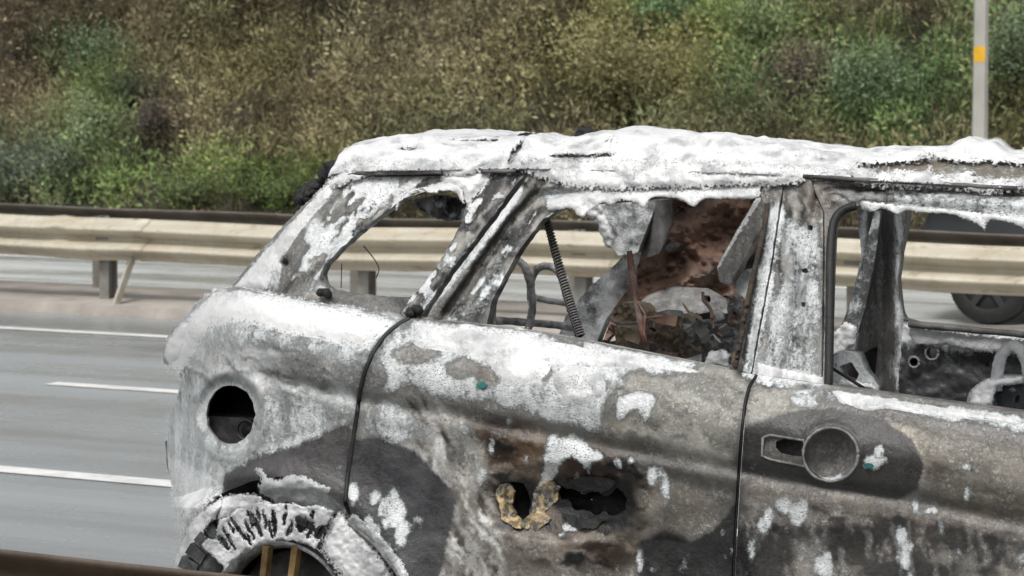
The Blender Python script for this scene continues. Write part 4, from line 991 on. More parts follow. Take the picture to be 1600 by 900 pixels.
seal([(1294, 618), (1296, 520), (1297, 420), (1299, 370), (1304, 345), (1316, 329), (1338, 321)], w_ff, .012, front_frame, M['rubber'], 'window_seal', .002)
seal([(1148, 574), (1157, 530), (1170, 460), (1184, 400), (1197, 340), (1199, 318)], w_rf, .007, rear_frame, M['burntseal'], 'window_seal', .004, 12)
seal([bx(x) for x in (660, 760, 860, 960, 1060, 1140)], lambda x, y: w_lower(x, y) - .03, .006, rdoor, M['grime'], 'belt_strip', 0)
seal([bx(x) for x in (1295, 1400, 1500, 1600, 1750, 1900)], lambda x, y: w_lower(x, y) - .03, .008, fdoor, M['soot'], 'belt_strip', 0)
mb = MB()
for c, r in (((498, 459), 6), ((512, 458), 7), ((505, 462), 6), ((488, 458), 5)):
    pass
def lump(mbx, c, r, sq_=(1, 1, 1), n=10, amp=.35):
    V = []; Fc = []; sd_ = random.uniform(0, 50)
    for i in range(n + 1):
        for j in range(2 * n):
            th = math.pi * i / n; ph = math.pi * j / n; d = np.array([math.sin(th) * math.cos(ph), math.sin(th) * math.sin(ph), math.cos(th)])
            k = r * (1 + amp * 2 * (float(fbm(d[0] * 1.7 + sd_, d[1] * 1.7 + 9, d[2] * 1.7 + 3, 3)) - .5))
            V.append(np.asarray(c) + d * k * np.array(sq_))
    m = 2 * n
    Fc = [(i * m + j, (i + 1) * m + j, (i + 1) * m + (j + 1) % m, i * m + (j + 1) % m) for i in range(n) for j in range(m)]
    mbx.add(V, Fc)
def cpt(x, y, w): return cp(np.array(float(x)), np.array(float(y)), w)
for c in ((505, 459, 10), (648, 487, 9)):
    mb = MB()
    for k in range(7): lump(mb, cpt(c[0] + random.uniform(-10, 10), c[1] + random.uniform(-4, 4), -.11), random.uniform(.008, .016), n=6)
    o = mb.build('charred_trim', M['char'], CAR); o['kind'] = 'stuff'
# ---- roof: lofted skin from gutter to gutter
sil = itp([(505, 285), (525, 264), (550, 247), (590, 229), (640, 218), (700, 213), (770, 210), (900, 210), (1000, 208), (1100, 211), (1230, 220), (1350, 224), (1500, 226), (1600, 230), (1950, 262)])
ROOF_X = np.r_[np.linspace(512, 600, 24), np.linspace(604, 1950, 300)]
TT = np.r_[np.linspace(0, .22, 26), np.linspace(.24, 1, 24)]
_tx = np.linspace(440, 2100, 300); _Tp = cp(_tx, sil(_tx) + 9, np.full(300, -.80)); _TA = (_Tp - P0) @ CU; _TZ = _Tp[:, 2]
def roof_pt(xc, t, lift=0.0):
    xg = xc; yg = gutter(xg) + 2
    wg = w_upper(xg, yg) + .012
    G = cp(xg, yg, wg)
    a = (G - P0) @ CU
    # crown height: the centre line that the photograph's outline shows
    wc = -.80; 
    zt = np.interp(a, _TA, _TZ)
    zt = np.maximum(zt, G[..., 2] + .012)
    w = wg + (2 * wc - 2 * wg) * t
    k = np.clip(t / .17, 0, 1); kk = np.clip((1 - t) / .17, 0, 1)
    prof = np.minimum(1 - (1 - k) ** 2.2, 1 - (1 - kk) ** 2.2)
    crown = 1 - ((t - .5) * 2) ** 2
    z = G[..., 2] + (zt - G[..., 2]) * (.80 * prof + .20 * np.minimum(prof, crown)) + lift
    return carxyz(a, w + lift * .6 * (1 - k) * 1.0, z)
XX, TTm = np.meshgrid(ROOF_X, TT, indexing='ij'); RV = roof_pt(XX, TTm); nx, ntt = XX.shape
ii, jj = np.meshgrid(np.arange(nx - 1), np.arange(ntt - 1), indexing='ij'); b0 = (ii * ntt + jj).ravel(); RF = np.c_[b0, b0 + ntt, b0 + ntt + 1, b0 + 1][:, ::-1]
open_ = lambda x, t: (x > 720) & (x < 1560) & (t > .25) & (t < .78)  # roof opening, added to let skylight into the cabin
RF = RF[~open_(XX.ravel()[RF].mean(1), TTm.ravel()[RF].mean(1))]
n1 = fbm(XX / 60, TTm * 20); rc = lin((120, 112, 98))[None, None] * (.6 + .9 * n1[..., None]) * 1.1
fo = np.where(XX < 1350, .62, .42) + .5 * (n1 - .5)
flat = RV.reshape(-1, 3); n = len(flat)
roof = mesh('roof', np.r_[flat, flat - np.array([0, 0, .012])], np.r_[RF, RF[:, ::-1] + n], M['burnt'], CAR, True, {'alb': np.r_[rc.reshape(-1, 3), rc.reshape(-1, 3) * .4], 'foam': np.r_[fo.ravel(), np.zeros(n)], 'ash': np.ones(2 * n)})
# drip rail pieces under the roof edge
for xs in ((545, 690), (752, 806), (1255, 1590)):
    P = np.linspace(*xs, 14); mb = MB(); yy = gutter(P) + (3 if xs[0] < 1000 else 0)
    mb.tube(list(cp(P, yy, w_upper(P, yy) + .024)), .006, 6, .25); mb.build('drip_rail', M['soot'], roof)
# charred spoiler at the tail
sp_root = None
mb = MB()
for k in range(44):
    u = random.random(); lump(mb, cpt(470 + 54 * u + random.uniform(-5, 5), 318 - 52 * u + random.uniform(-8, 8), -.62 + random.uniform(-.14, .1)), random.uniform(.012, .026), n=6, amp=.7)
for k in range(60):
    u = random.random() * .6; lump(mb, cpt(470 + 52 * u + random.uniform(-4, 8), 318 - 52 * u + random.uniform(-9, 9), -.55 + random.uniform(-.12, .1)), random.uniform(.005, .011), n=5, amp=.9)
spo = mb.build('spoiler', M['char'], CAR); spo['kind'] = 'stuff'
panel('spoiler_blade', [(498, 300), (503, 266), (520, 256), (548, 248), (560, 250), (530, 275), (512, 300)], [], lambda x, y: -.60 + 0 * x, .3, CAR, M['char'], 4, 1.5)
mb = MB(); lump(mb, cpt(917, 207, -.52), .020, (1.3, 1, .8), 8, .8); lump(mb, cpt(904, 209, -.52), .012, n=6, amp=.8); mb.build('roof_aerial', M['char'], roof)['kind'] = 'stuff'
# ---- far side of the shell, seen through the openings
FW = -1.36
def farw(k=.0): return lambda x, y: FW + k + .02 * (fbm(x / 30, y / 30) - .5) * 2
def fp(name, poly, mat, holes=(), k=0.0, depth=.05, foamv=None, colour=None, step=4, wob=1.0, wf=None, parent=None):
    return panel(name, poly, list(holes), wf or farw(k), depth, parent or CAR, mat, step, wob, foamv=foamv, colour=colour)
fnz = lambda base, amp: (lambda x, y: base + amp * (fbm(x / 16, y / 16) - .5) * 2)
far_d = fp('far_rear_pillar', [(872, 528), (884, 494), (920, 450), (962, 412), (984, 388), (1002, 396), (996, 430), (968, 470), (946, 500), (930, 540)], M['burnt'], colour=(130, 130, 126), foamv=fnz(.8, .5))
fp('far_upper_trim', [(922, 318), (1030, 308), (1014, 350), (996, 394), (966, 400), (948, 372), (936, 350)], M['burnt'], colour=(136, 135, 132), foamv=fnz(.7, .5), k=.22)
fp('scorched_lining', [(1000, 404), (1010, 352), (1020, 312), (1060, 304), (1206, 300), (1196, 360), (1160, 410), (1142, 470), (1060, 452), (1010, 462), (940, 540), (960, 480), (990, 440)], M['rustpanel'], holes=[[(1030, 388), (1044, 376), (1066, 380), (1058, 392), (1036, 396)]],
   wf=lambda x, y: FW + .06 + .10 * (fbm(x / 34, y / 26) - .5) * 2 + .03 * np.sin((x * .6 + y) / 13.), step=3.5)
fp('dark_backing', [(1000, 350), (1010, 316), (1210, 304), (1190, 420), (1150, 480), (1000, 470)], M['char'], k=-.16, step=10)  # dark sheet added so that the hole in the lining reads dark
fp('headliner_fold', [(1006, 318), (1020, 306), (1046, 308), (1050, 350), (1030, 396), (1004, 404)], M['soot'], wf=lambda x, y: FW + .20 + .03 * np.sin(x / 9.), depth=.02)
fp('wheel_housing', [(955, 560), (985, 490), (1010, 462), (1050, 448), (1100, 452), (1136, 474), (1150, 520), (1150, 600), (955, 600)], M['grime'], holes=[ell(1104, 468, 7, 7, 0, 14)],
   wf=lambda x, y: FW + .12 + .10 * np.clip((y - 450) / 40, 0, 1) - .06 * np.clip((y - 486) / 30, 0, 1), colour=(80, 80, 78), foamv=0)
fp('far_lower_shell', [(874, 522), (950, 536), (1060, 500), (1300, 540), (1420, 520), (1700, 545), (1950, 570), (1950, 760), (1500, 700), (1100, 640), (860, 560)], M['soot'], k=-.05, step=8)
fp('diagonal_strut', [(1186, 302), (1206, 302), (1196, 346), (1160, 410), (1140, 446), (1124, 440), (1120, 418), (1146, 370)], M['burnt'], colour=(96, 96, 94), foamv=lambda x, y: np.where(x + y * .62 < 1382, .9, .25), wf=lambda x, y: FW + .5 + .01 * np.sin(x / 5), depth=.04)
fp('hanging_panel', [(1150, 440), (1166, 420), (1174, 430), (1160, 500), (1150, 500)], M['burnt'], colour=(140, 140, 135), foamv=.9, wf=lambda x, y: FW + .45 + 0 * x)
# debris standing on the rear floor
def chunk(name, x0, y0, x1, y1, w, mat, dep=.1, holes=0, wob=2.5, foamv=0, colour=(100, 96, 88)):
    poly = [(x0, y0 + 4), (x0 + 6, y0), (x1 - 8, y0 + 2), (x1, y0 + 10), (x1 - 2, y1), (x0 + 2, y1)]
    hs = [ell(random.uniform(x0 + 9, x1 - 9), random.uniform(y0 + 9, y1 - 9), random.uniform(2.5, 4.5), random.uniform(2.5, 4.5), 0, 10) for _ in range(holes)]
    return panel(name, poly, hs[:1], lambda x, y: w + .02 * (fbm(x / 8, y / 8) - .5) * 2, dep, CAR, mat, 2.6, wob, colour=colour, foamv=foamv)
chunk('seat_bracket', 966, 474, 1010, 545, FW + .62, M['tan'], .08, 1)
chunk('seat_bracket', 960, 508, 1000, 552, FW + .66, M['tan'], .06, 1)
chunk('seat_mechanism', 1028, 492, 1082, 560, FW + .66, M['burnt'], .1, 1, 4, fnz(.5, .6), (120, 108, 88))
chunk('seat_mechanism', 1008, 520, 1048, 565, FW + .70, M['burnt'], .1, 1, 4, fnz(.5, .6), (112, 92, 76))
chunk('seat_mechanism', 1094, 510, 1148, 570, FW + .66, M['burnt'], .1, 1, 4, fnz(.35, .5), (104, 104, 104))
chunk('seat_mechanism', 1136, 462, 1158, 530, FW + .6, M['burnt'], .06, 1, 3, fnz(.4, .5), (120, 96, 80))
def rvec():
    v = np.array([random.gauss(0, 1) for _ in range(3)]); return v / np.linalg.norm(v)
for k in range(30):                                          # bent straps, plates and rods of the seat frames
    x, y = random.uniform(985, 1150), random.uniform(488, 562); c = cpt(x, y, FW + .76 + random.uniform(-.04, .08)); mt = random.choice([M['grime'], M['tan'], M['soot'], M['burnt_dark'], M['rustpanel'], M['white_tube']])
    mb = MB()
    if k % 3 == 0:
        p = [c]; d_ = rvec(); 
        for _ in range(4): d_ = d_ + rvec() * .5; d_ /= np.linalg.norm(d_); p.append(p[-1] + d_ * .028)
        mb.tube(catmull(p, 3), random.uniform(.003, .006), 6); mb.build('bent_rod', mt, CAR)
    else:
        u = rvec(); v = np.cross(u, rvec()); v /= np.linalg.norm(v); w_ = np.cross(u, v); p = [c - u * .03, c, c + u * random.uniform(.01, .04) + w_ * .02]
        hw = random.uniform(.006, .018); mb.sweep([(-hw, -.002), (hw, -.002), (hw, .002), (-hw, .002)], p, v, w_); mb.build('bent_strap', mt, CAR, False)
mb = MB(); mb.tube([cpt(x, y, FW + .9) for x, y in ((984, 392), (988, 430), (994, 470), (1003, 510), (1010, 548))], [.008, .011, .008, .012, .01], 7, .25); mb.build('rusty_rod', M['rustrod'], CAR)
mb = MB(); mb.tube([cpt(x, y, FW + .91) for x, y in ((996, 470), (1008, 490), (1006, 520), (1012, 540))], .004, 6, .2); mb.build('loose_wire', M['rustrod'], CAR)
# coiled hose hanging from the window frame
A_, B_ = cpt(850, 326, -.34), cpt(907, 526, -.22); dd = B_ - A_; L_ = np.linalg.norm(dd); dd /= L_
e1 = np.cross(dd, CN); e1 /= np.linalg.norm(e1); e2 = np.cross(dd, e1); turns = 46; pts = []
for k in range(turns * 9 + 1):
    u = k / (turns * 9); q = 2 * math.pi * turns * u; rr_ = .0095 + .003 * u
    pts.append(A_ + dd * L_ * u + CN * .0 + np.array([0, 0, -.012]) * math.sin(u * math.pi) + rr_ * (math.cos(q) * e1 + math.sin(q) * e2))
mb = MB(); mb.tube(pts, .0026, 5); mb.build('coiled_hose', M['soot'], CAR)
mb = MB(); mb.tube([A_ + dd * L_ * u + np.array([0, 0, -.012]) * math.sin(u * math.pi) for u in np.linspace(0, 1, 12)], .007, 6); mb.build('hose_core', M['char'], CAR)
# bare headrest and seat-back tubes
def loop(pts, w, r=.012, name='headrest_frame', mat=None):
    P = catmull([np.array(p, float) for p in pts], 6); mb = MB(); mb.tube([cpt(p[0], p[1], w) for p in P], r, 8, .12); return mb.build(name, mat or M['white_tube'], CAR)
loop([(768, 512), (771, 470), (774, 430), (785, 408), (804, 404), (820, 418), (829, 448), (832, 480), (826, 514)], -.75)
loop([(830, 470), (830, 440), (840, 420), (860, 416), (876, 430), (884, 458), (892, 486)], -.82)
loop([(828, 462), (856, 470), (888, 474)], -.80, .009, 'headrest_bar'); loop([(756, 500), (800, 502), (850, 506), (900, 512)], -.85, .012, 'seat_back_tube')
# front part of the cabin
fp('far_b_pillar', [(1338, 318), (1420, 318), (1418, 345), (1408, 390), (1402, 440), (1408, 490), (1424, 520), (1440, 560), (1440, 640), (1352, 640), (1368, 580), (1372, 540), (1330, 560), (1310, 520), (1330, 470), (1346, 400)], M['burnt'], colour=(84, 83, 82),
   foamv=lambda x, y: .30 + .55 * np.exp(-((x - (1404 + np.clip((y - 470) / 60, 0, 1) * 8 - (420 - y) * .03 * 0)) / 9) ** 2) + .45 * np.exp(-((x - (1352 - (y - 330) * .10)) / 7) ** 2) + .5 * (fbm(x / 16, y / 30) - .5),
   wf=lambda x, y: FW + .04 + .04 * np.sin(x / 8.5) + .02 * (fbm(x / 14, y / 40) - .5))
fp('far_b_pillar_edge', [(1330, 470), (1350, 398), (1366, 330), (1376, 330), (1368, 400), (1352, 480), (1340, 520), (1312, 530)], M['burnt'], colour=(70, 70, 70), foamv=fnz(.5, .5), wf=lambda x, y: FW + .16 + 0 * x, depth=.03)
fp('far_front_door', [(1412, 498), (1440, 506), (1600, 522), (1800, 540), (1950, 552), (1950, 720), (1600, 690), (1400, 640)], M['burnt'], [ell(1456, 552, 9, 10, 0, 14), ell(1428, 566, 8, 6, 0, 12), [(1540, 566), (1548, 566), (1548, 574), (1540, 574)]], colour=(52, 52, 54), k=.08,
   foamv=lambda x, y: .95 * np.exp(-((y - (522 + (x - 1420) * .09)) / 16) ** 2) + .22 + .7 * (fbm(x / 22, y / 22) - .5))
mb = MB(); P = np.linspace(1420, 1940, 20); mb.tube(list(cp(P, 506 + (P - 1420) * .095, np.full(20, FW + .13))), .011, 7, .2); mb.build('far_belt_rail', M['soot'], CAR)
for x, y, r in ((1456, 552, .02), (1428, 566, .016)):
    mb = MB(); c = cpt(x, y, FW + .1); mb.tube([c + (math.cos(q) * CU + math.sin(q) * np.array([0, 0, 1.])) * r for q in np.linspace(0, 6.283, 15)], .004, 6, .2); mb.build('rivet_ring', M['grime'], CAR)
# front seat remains
loop([(1556, 610), (1560, 570), (1570, 548), (1586, 542), (1600, 556), (1608, 590), (1612, 620)], -.62, .017, 'front_headrest_frame', M['foam_tube'])
fp('front_seat_back', [(1506, 640), (1514, 612), (1532, 596), (1560, 588), (1620, 590), (1700, 610), (1720, 700), (1520, 690)], M['burnt'], [ell(1580, 608, 7, 5, .3, 10), ell(1590, 624, 4, 7, .3, 10)], colour=(44, 46, 50), foamv=lambda x, y: 1.15 * np.exp(-((x - 1528) / 26) ** 2) + 1.0 * np.exp(-((y - 592) / 10) ** 2) + .1, wf=lambda x, y: -.62 - .05 * ((x - 1600) / 90) ** 2, depth=.07, step=3)
fp('front_seat_side', [(1300, 560), (1316, 548), (1340, 552), (1352, 580), (1372, 606), (1372, 640), (1298, 620)], M['burnt'], [[(1312, 572), (1330, 566), (1342, 584), (1336, 598), (1316, 590)]], colour=(80, 80, 82), foamv=.9, wf=lambda x, y: -.5 + 0 * x, depth=.06, step=3)
mb = MB(); mb.tube([cpt(1298, 574, -.42), cpt(1330, 594, -.40), cpt(1356, 610, -.4)], .005, 6); mb.build('seat_lever', M['char'], CAR)
# headlining remains at the quarter window
fp('torn_headlining', [(640, 312), (690, 304), (735, 318), (735, 342), (700, 346), (675, 338), (655, 326)], M['burnt'], colour=(60, 60, 58), foamv=fnz(.55, .6), wf=lambda x, y: w_upper(x, y) - .16 + .02 * np.sin(x / 6), depth=.02, step=3, wob=3)
mb = MB(); P = catmull([np.array(p, float) for p in ((568, 384), (584, 404), (592, 420), (588, 434))], 5); mb.tube([cpt(p[0], p[1], -.3) for p in P], .0016, 5); mb.build('loose_wire', M['char'], CAR)
mb = MB(); mb.tube([cpt(534, 412, -.25), cpt(533, 450, -.2)], .0014, 5); mb.build('loose_wire', M['char'], CAR)
# cabin floor, underbody
def hexa(name, a0, a1, w0, w1, z0, z1, mat):
    mb = MB(); mb.box(carxyz((a0 + a1) / 2, (w0 + w1) / 2, (z0 + z1) / 2), CU * (a1 - a0) / 2, CN * (w1 - w0) / 2, np.array([0, 0, (z1 - z0) / 2])); return mb.build(name, mat, CAR, False)
hexa('cabin_floor', -.35, 2.4, -1.5, -.08, .36, .40, M['soot']); hexa('tail_panel', -1.28, -1.2, -1.25, -.35, .45, .86, M['soot']); hexa('sill', -.25, 2.4, -.12, -.03, .24, .34, M['soot'])
# ---- rear wheel: tyre, rim, spokes
wc3 = cpt(WC[0], WC[1], -.05); SCW = F / np.linalg.norm((wc3 - CA)[:2]); RT_, RR_ = 187 / SCW, 116 / SCW
print('tyre radius', RT_, 'centre z', wc3[2])
root_w = None
def ringmesh(prof, n=96, treads=None):
    V = []
    for a in range(n):
        th = 2 * math.pi * a / n; dv = math.cos(th) * CU + math.sin(th) * np.array([0, 0, 1.])
        for r, e in prof: V.append(wc3 + dv * r + CN * e)
    k = len(prof); return np.array(V), np.array([(a * k + i, a * k + (i + 1) % k, ((a + 1) % n) * k + (i + 1) % k, ((a + 1) % n) * k + i) for a in range(n) for i in range(k)])
V, Fq = ringmesh([(RR_ * 1.0, -.03), (RR_ * 1.05, .012), (RR_ * 1.2, .03), (RT_ * .9, .026), (RT_ * .96, .006), (RT_, -.02), (RT_, -.18), (RT_ * .95, -.215), (RR_, -.19)])
tyre = mesh('wheel', V, Fq, M['tyre'], CAR)
for a in range(44):                                         # shoulder blocks left standing by the fire
    th = 2 * math.pi * a / 44; dv = math.cos(th) * CU + math.sin(th) * np.array([0, 0, 1.]); tv = -math.sin(th) * CU + math.cos(th) * np.array([0, 0, 1.])
    mb = MB(); rr_ = RT_ * random.uniform(.955, .985); mb.box(wc3 + dv * rr_ * .93 + CN * .014, dv * RT_ * .085, tv * RT_ * .05, CN * .022); mb.build('tread_block', M['tyre'], tyre, False)
V, Fq = ringmesh([(RR_ * .99, .012), (RR_ * 1.03, .016), (RR_ * 1.03, -.01), (RR_ * .9, -.05), (RR_ * .88, -.05), (RR_ * .95, -.005)])
rim = mesh('rim', V, Fq, M['white_tube'], tyre)
for x0_, x1_ in ((413, 409), (458, 452)):
    mb = MB(); A_ = cpt(x0_ + 6, 852, -.05); B_ = cpt(x1_, 946, -.04); dv = B_ - A_; tv = np.cross(dv, CN); tv /= np.linalg.norm(tv)
    mb.box((A_ + B_) / 2, tv * .009, CN * .016, dv / 2); mb.build('spoke', M['ochre'], tyre, False)
for th in (150, 200, 255, 310, 0, 30):
    t_ = math.radians(th); dv = math.cos(t_) * CU + math.sin(t_) * np.array([0, 0, 1.]); tv = np.cross(dv, CN); mb = MB(); mb.box(wc3 + dv * RR_ * .5 - CN * .01, tv * .012, CN * .014, dv * RR_ * .5); mb.build('spoke', M['ochre'], tyre, False)
mb = MB(); mb.tube([wc3 - CN * .03, wc3 + CN * .0], .055, 20); mb.build('hub', M['soot'], tyre)
mb = MB(); mb.tube([wc3 - CN * .12, wc3 - CN * .075], RR_ * .82, 30); mb.build('wheel_disc', M['soot'], tyre)
hexa('wheel_well', -1.25, -.35, -.6, -.26, .2, .88, M['soot'])
# arch trim, part melted
P = np.array(catmull([(548, 816), (590, 852), (622, 892), (643, 937)], 5)); mb = MB()
mb.tube(list(cp(P[:, 0], P[:, 1], w_lower(P[:, 0], P[:, 1]) - .008)), .012, 8, .2); mb.build('arch_trim', M['grime'], CAR)
for x, y in ((262, 705),):
    panel('bumper_edge', [(258, 690), (266, 684), (270, 735), (262, 735)], [], lambda x, y: -.45 + 0 * x, .05, CAR, M['char'], 3, 1)

# ================================================================== FOAM lying on the wreck
FV, FT, FA = [], [], []
FE = []
def addfoam(V, T, thin, edge=None):
    b = sum(len(v) for v in FV); FV.append(V); FT.append(T + b); FA.append(thin); FE.append(np.ones(len(V)) if edge is None else edge)
# roof cap: lumpy layer over the loft
X2 = np.linspace(516, 1950, 620); T2 = np.r_[np.linspace(-.002, .20, 46), np.linspace(.215, .75, 26)]
XX, TTm = np.meshgrid(X2, T2, indexing='ij')
th = .008 + .026 * np.clip(fbm(XX / 45, TTm * 22, 0, 4) - .28, 0, 1) + .022 * np.clip(fbm(XX / 120 + 9, TTm * 6) - .4, 0, 1)
th = th + .014 * np.exp(-((XX - 968) / 40) ** 2) * (TTm > .1) + .03 * np.exp(-((XX - 1492) / 26) ** 2) * (TTm > .12) + .022 * np.exp(-((XX - 1530) / 18) ** 2) * (TTm > .12) + .018 * np.exp(-((XX - 812) / 22) ** 2) * (TTm > .08) + .012 * np.exp(-((XX - 600) / 60) ** 2) + .016 * np.clip((XX - 840) / 90, 0, 1) * np.clip((1330 - XX) / 160, 0, 1) * np.clip((TTm - .05) / .08, 0, 1)
hole = np.zeros_like(th)
for x, t0, rx, rt in ((622, .075, 14, .010), (795, .06, 6, .05), (880, .045, 34, .008), (935, .05, 18, .010), (1420, .05, 40, .022), (1475, .06, 40, .03), (1560, .05, 60, .04), (1640, .05, 60, .05), (1740, .05, 70, .05), (1370, .045, 26, .014), (700, .17, 50, .02)):
    hole = np.maximum(hole, np.exp(-((XX - x) / rx) ** 2 - ((TTm - t0) / rt) ** 2))
hole = hole + (fbm(XX / 18, TTm * 60) - .5) * .9 * (hole > .05)
hole = np.maximum(hole, np.clip((fbm(XX / 30 + 70, TTm * 55) - .60) * 6, 0, 1) * (TTm < .12) * np.where(XX > 1330, 1.7, .35))
edge_r = np.clip(1.25 - hole * 2.1, 0, 1) * np.clip(.15 + TTm / .016, 0, 1)
th = np.where(hole > .62, -.006, th * np.clip(1.1 - hole, .25, 1)); th = np.where((TTm <= 0), -.004, th)
Vv = roof_pt(XX, np.clip(TTm, 0, 1), 0) ; k_ = np.clip(TTm / .12, 0, 1)
nrm = np.array([0, 0, 1.])[None, None] * (k_ ** .8)[..., None] + CN * (1 - k_ ** 1.2)[..., None]; nrm /= np.linalg.norm(nrm, axis=-1, keepdims=True)
Vv = Vv + nrm * (th + .002)[..., None]; nx, nt_ = XX.shape
ii, jj = np.meshgrid(np.arange(nx - 1), np.arange(nt_ - 1), indexing='ij'); b0 = (ii * nt_ + jj).ravel(); T = np.c_[b0, b0 + nt_, b0 + nt_ + 1, b0 + 1][:, ::-1]
T = np.r_[T[:, [0, 1, 2]], T[:, [0, 2, 3]]]; k_ = (th.ravel()[T] > 0).any(1) & ~open_(XX.ravel()[T].mean(1), TTm.ravel()[T].mean(1)); addfoam(Vv.reshape(-1, 3), T[k_], np.clip(.42 - th.ravel() * 7 + .5 * np.exp(-(TTm.ravel() / .03) ** 2) + 1.3 * (fbm(XX / 26, TTm * 40).ravel() - .5), 0, 1), edge_r.ravel())
# blankets with dripping lower edges, blobs and runs
def blanket(poly, wf, thick, dw=.0, step=3.0, wob=1.5, thin=.3, lumps=14., fall=9., holes=(), soft=None):
    v, t = tri2d(poly, list(holes), step, wob); x, y = v[:, 0], v[:, 1]
    O = np.concatenate([resample(poly, step)] + [resample(h_, step) for h_ in holes]); dist = np.full(len(v), 1e9)
    for q in np.array_split(O, max(1, len(O) // 200)): dist = np.minimum(dist, np.min(np.hypot(x[:, None] - q[None, :, 0], y[:, None] - q[None, :, 1]), 1))
    e = np.clip(dist / fall, 0, 1); h = thick * (np.sqrt(e * (2 - e)) if fall < 12 else e * e * (3 - 2 * e)) * (.45 + 1.1 * fbm(x / lumps, y / lumps))
    V = cp(x, y, wf(x, y) + dw + h - (.002 if fall < 12 else .003)); V2 = np.r_[V, cp(x, y, wf(x, y) + dw - .012)]; t = orient(V, t, CN); n = len(v)
    E = np.sort(np.r_[t[:, [0, 1]], t[:, [1, 2]], t[:, [2, 0]]], 1); raw = np.r_[t[:, [0, 1]], t[:, [1, 2]], t[:, [2, 0]]]
    _, inv, cnt = np.unique(E, axis=0, return_inverse=True, return_counts=True); be = raw[cnt[inv.ravel()] == 1]
    rim = np.r_[np.c_[be[:, 1], be[:, 0], be[:, 0] + n], np.c_[be[:, 1], be[:, 0] + n, be[:, 1] + n]]
    ev = np.clip(dist / max(fall * (.7 if soft is None else soft), 3.), 0, 1)
    addfoam(V2, np.r_[t, t[:, ::-1] + n, rim], np.full(2 * n, thin) if np.isscalar(thin) else np.r_[thin(x, y), thin(x, y)], np.r_[ev, ev])
def scallop(edge, top):                                     # closed outline: plain top, dripping lower edge
    E = np.array(catmull([np.array(p, float) for p in edge], 4)); X = np.linspace(E[-1, 0], E[0, 0], 24)
    return np.r_[E, np.c_[X, np.interp(X, *np.array(top, float).T)]]
blanket(scallop([(852, 330), (872, 330), (892, 328), (908, 341), (922, 331), (943, 317), (952, 323), (970, 315), (993, 318), (1005, 327), (1017, 313), (1033, 309), (1060, 313), (1084, 324), (1100, 313), (1127, 312), (1160, 313), (1190, 309)], [(850, 312), (900, 296), (1190, 288)]), w_rf, .012, .004, thin=.45, fall=8)
blanket(scallop([(1344, 326), (1364, 332), (1380, 326), (1400, 336), (1416, 330), (1440, 334), (1480, 335), (1504, 342), (1528, 352), (1538, 361), (1548, 345), (1580, 350), (1604, 360)], [(1340, 312), (1604, 338)]), w_ff, .010, .004, thin=.5, fall=8)
blanket(scallop([(618, 333), (626, 318), (637, 307), (660, 298), (672, 304), (690, 300), (709, 301), (716, 310), (726, 322)], [(610, 326), (640, 296), (690, 284), (740, 284)]), w_c, .014, .004, thin=.4, fall=8)
blanket([(690, 258), (775, 256), (770, 285), (745, 312), (730, 326), (720, 308), (700, 298), (684, 282)], w_c, .020, .002, 3, 2, .15, 16., 20)
wsag = lambda x, y: w_upper(x, np.maximum(y, 262)) + .020
thg = lambda x, y: np.clip(.55 + 1.5 * (fbm(x / 30, y / 12) - .5), 0, 1)
blanket([(806, 246), (900, 244), (1080, 248), (1262, 254), (1300, 262), (1290, 280), (1240, 292), (1100, 298), (960, 302), (900, 298), (850, 286), (815, 272)], wsag, .012, .0, 3.2, 4, thg, 16., 18, soft=1.0)
blanket([(686, 250), (760, 248), (752, 272), (720, 284), (690, 276)], wsag, .014, .0, 3.2, 4, .3, 14., 14, soft=1.0)
blanket([(1300, 258), (1420, 262), (1500, 270), (1620, 276), (1630, 300), (1540, 308), (1480, 300), (1400, 300), (1340, 292)], lambda x, y: w_upper(x, np.maximum(y, 274)) + .020, .010, .0, 3.2, 5, thg, 14., 18, soft=1.3)
blanket([(505, 285), (540, 250), (600, 244), (660, 250), (650, 266), (590, 276), (545, 290), (520, 300)], lambda x, y: w_upper(x, np.maximum(y, 266)) + .018, .012, .0, 3.2, 4, .35, 14., 16, soft=1.1)
blanket([(905, 318), (940, 316), (950, 340), (962, 372), (958, 392), (946, 386), (936, 366), (932, 346), (915, 340), (900, 336)], lambda x, y: FW + .28 + 0 * x, .03, 0)
blanket([(330, 448), (372, 444), (450, 460), (560, 479), (634, 497), (606, 530), (570, 552), (520, 545), (440, 530), (380, 512), (335, 520), (310, 560), (285, 600), (258, 580), (250, 555), (264, 520), (295, 480)], w_lower, .016, 0, 3, 3, .22, 26., 34)
blanket([(252, 556), (258, 530), (280, 500), (300, 500), (296, 540), (286, 568), (264, 574)], w_lower, .022, 0, 3, 1, .1, 26., 16)
blanket([(636, 497), (760, 508), (900, 530), (1060, 562), (1140, 580), (1090, 592), (1000, 584), (920, 580), (840, 580), (760, 570), (690, 560), (636, 546)], w_lower, .010, 0, 3, 4, .4, 22., 26)
blanket(ell(812, 560, 60, 50, .2), w_lower, .012, 0, 3, 6, .3, 20., 30); blanket(ell(905, 600, 50, 40, .2), w_lower, .009, 0, 3, 6, .6, 16., 24)
blanket([(1285, 602), (1360, 613), (1480, 632), (1600, 650), (1600, 668), (1500, 660), (1430, 652), (1390, 644), (1350, 648), (1310, 634)], w_lower, .007, 0, 3, 4, .5, 16., 13)
blanket([(352, 456), (398, 402), (450, 345), (525, 266), (545, 266), (520, 310), (470, 370), (430, 430), (420, 458)], w_c, .014, 0, 3, 3, .35, 18., 18)
tw = lambda x, y: np.full(np.shape(x), -.012)
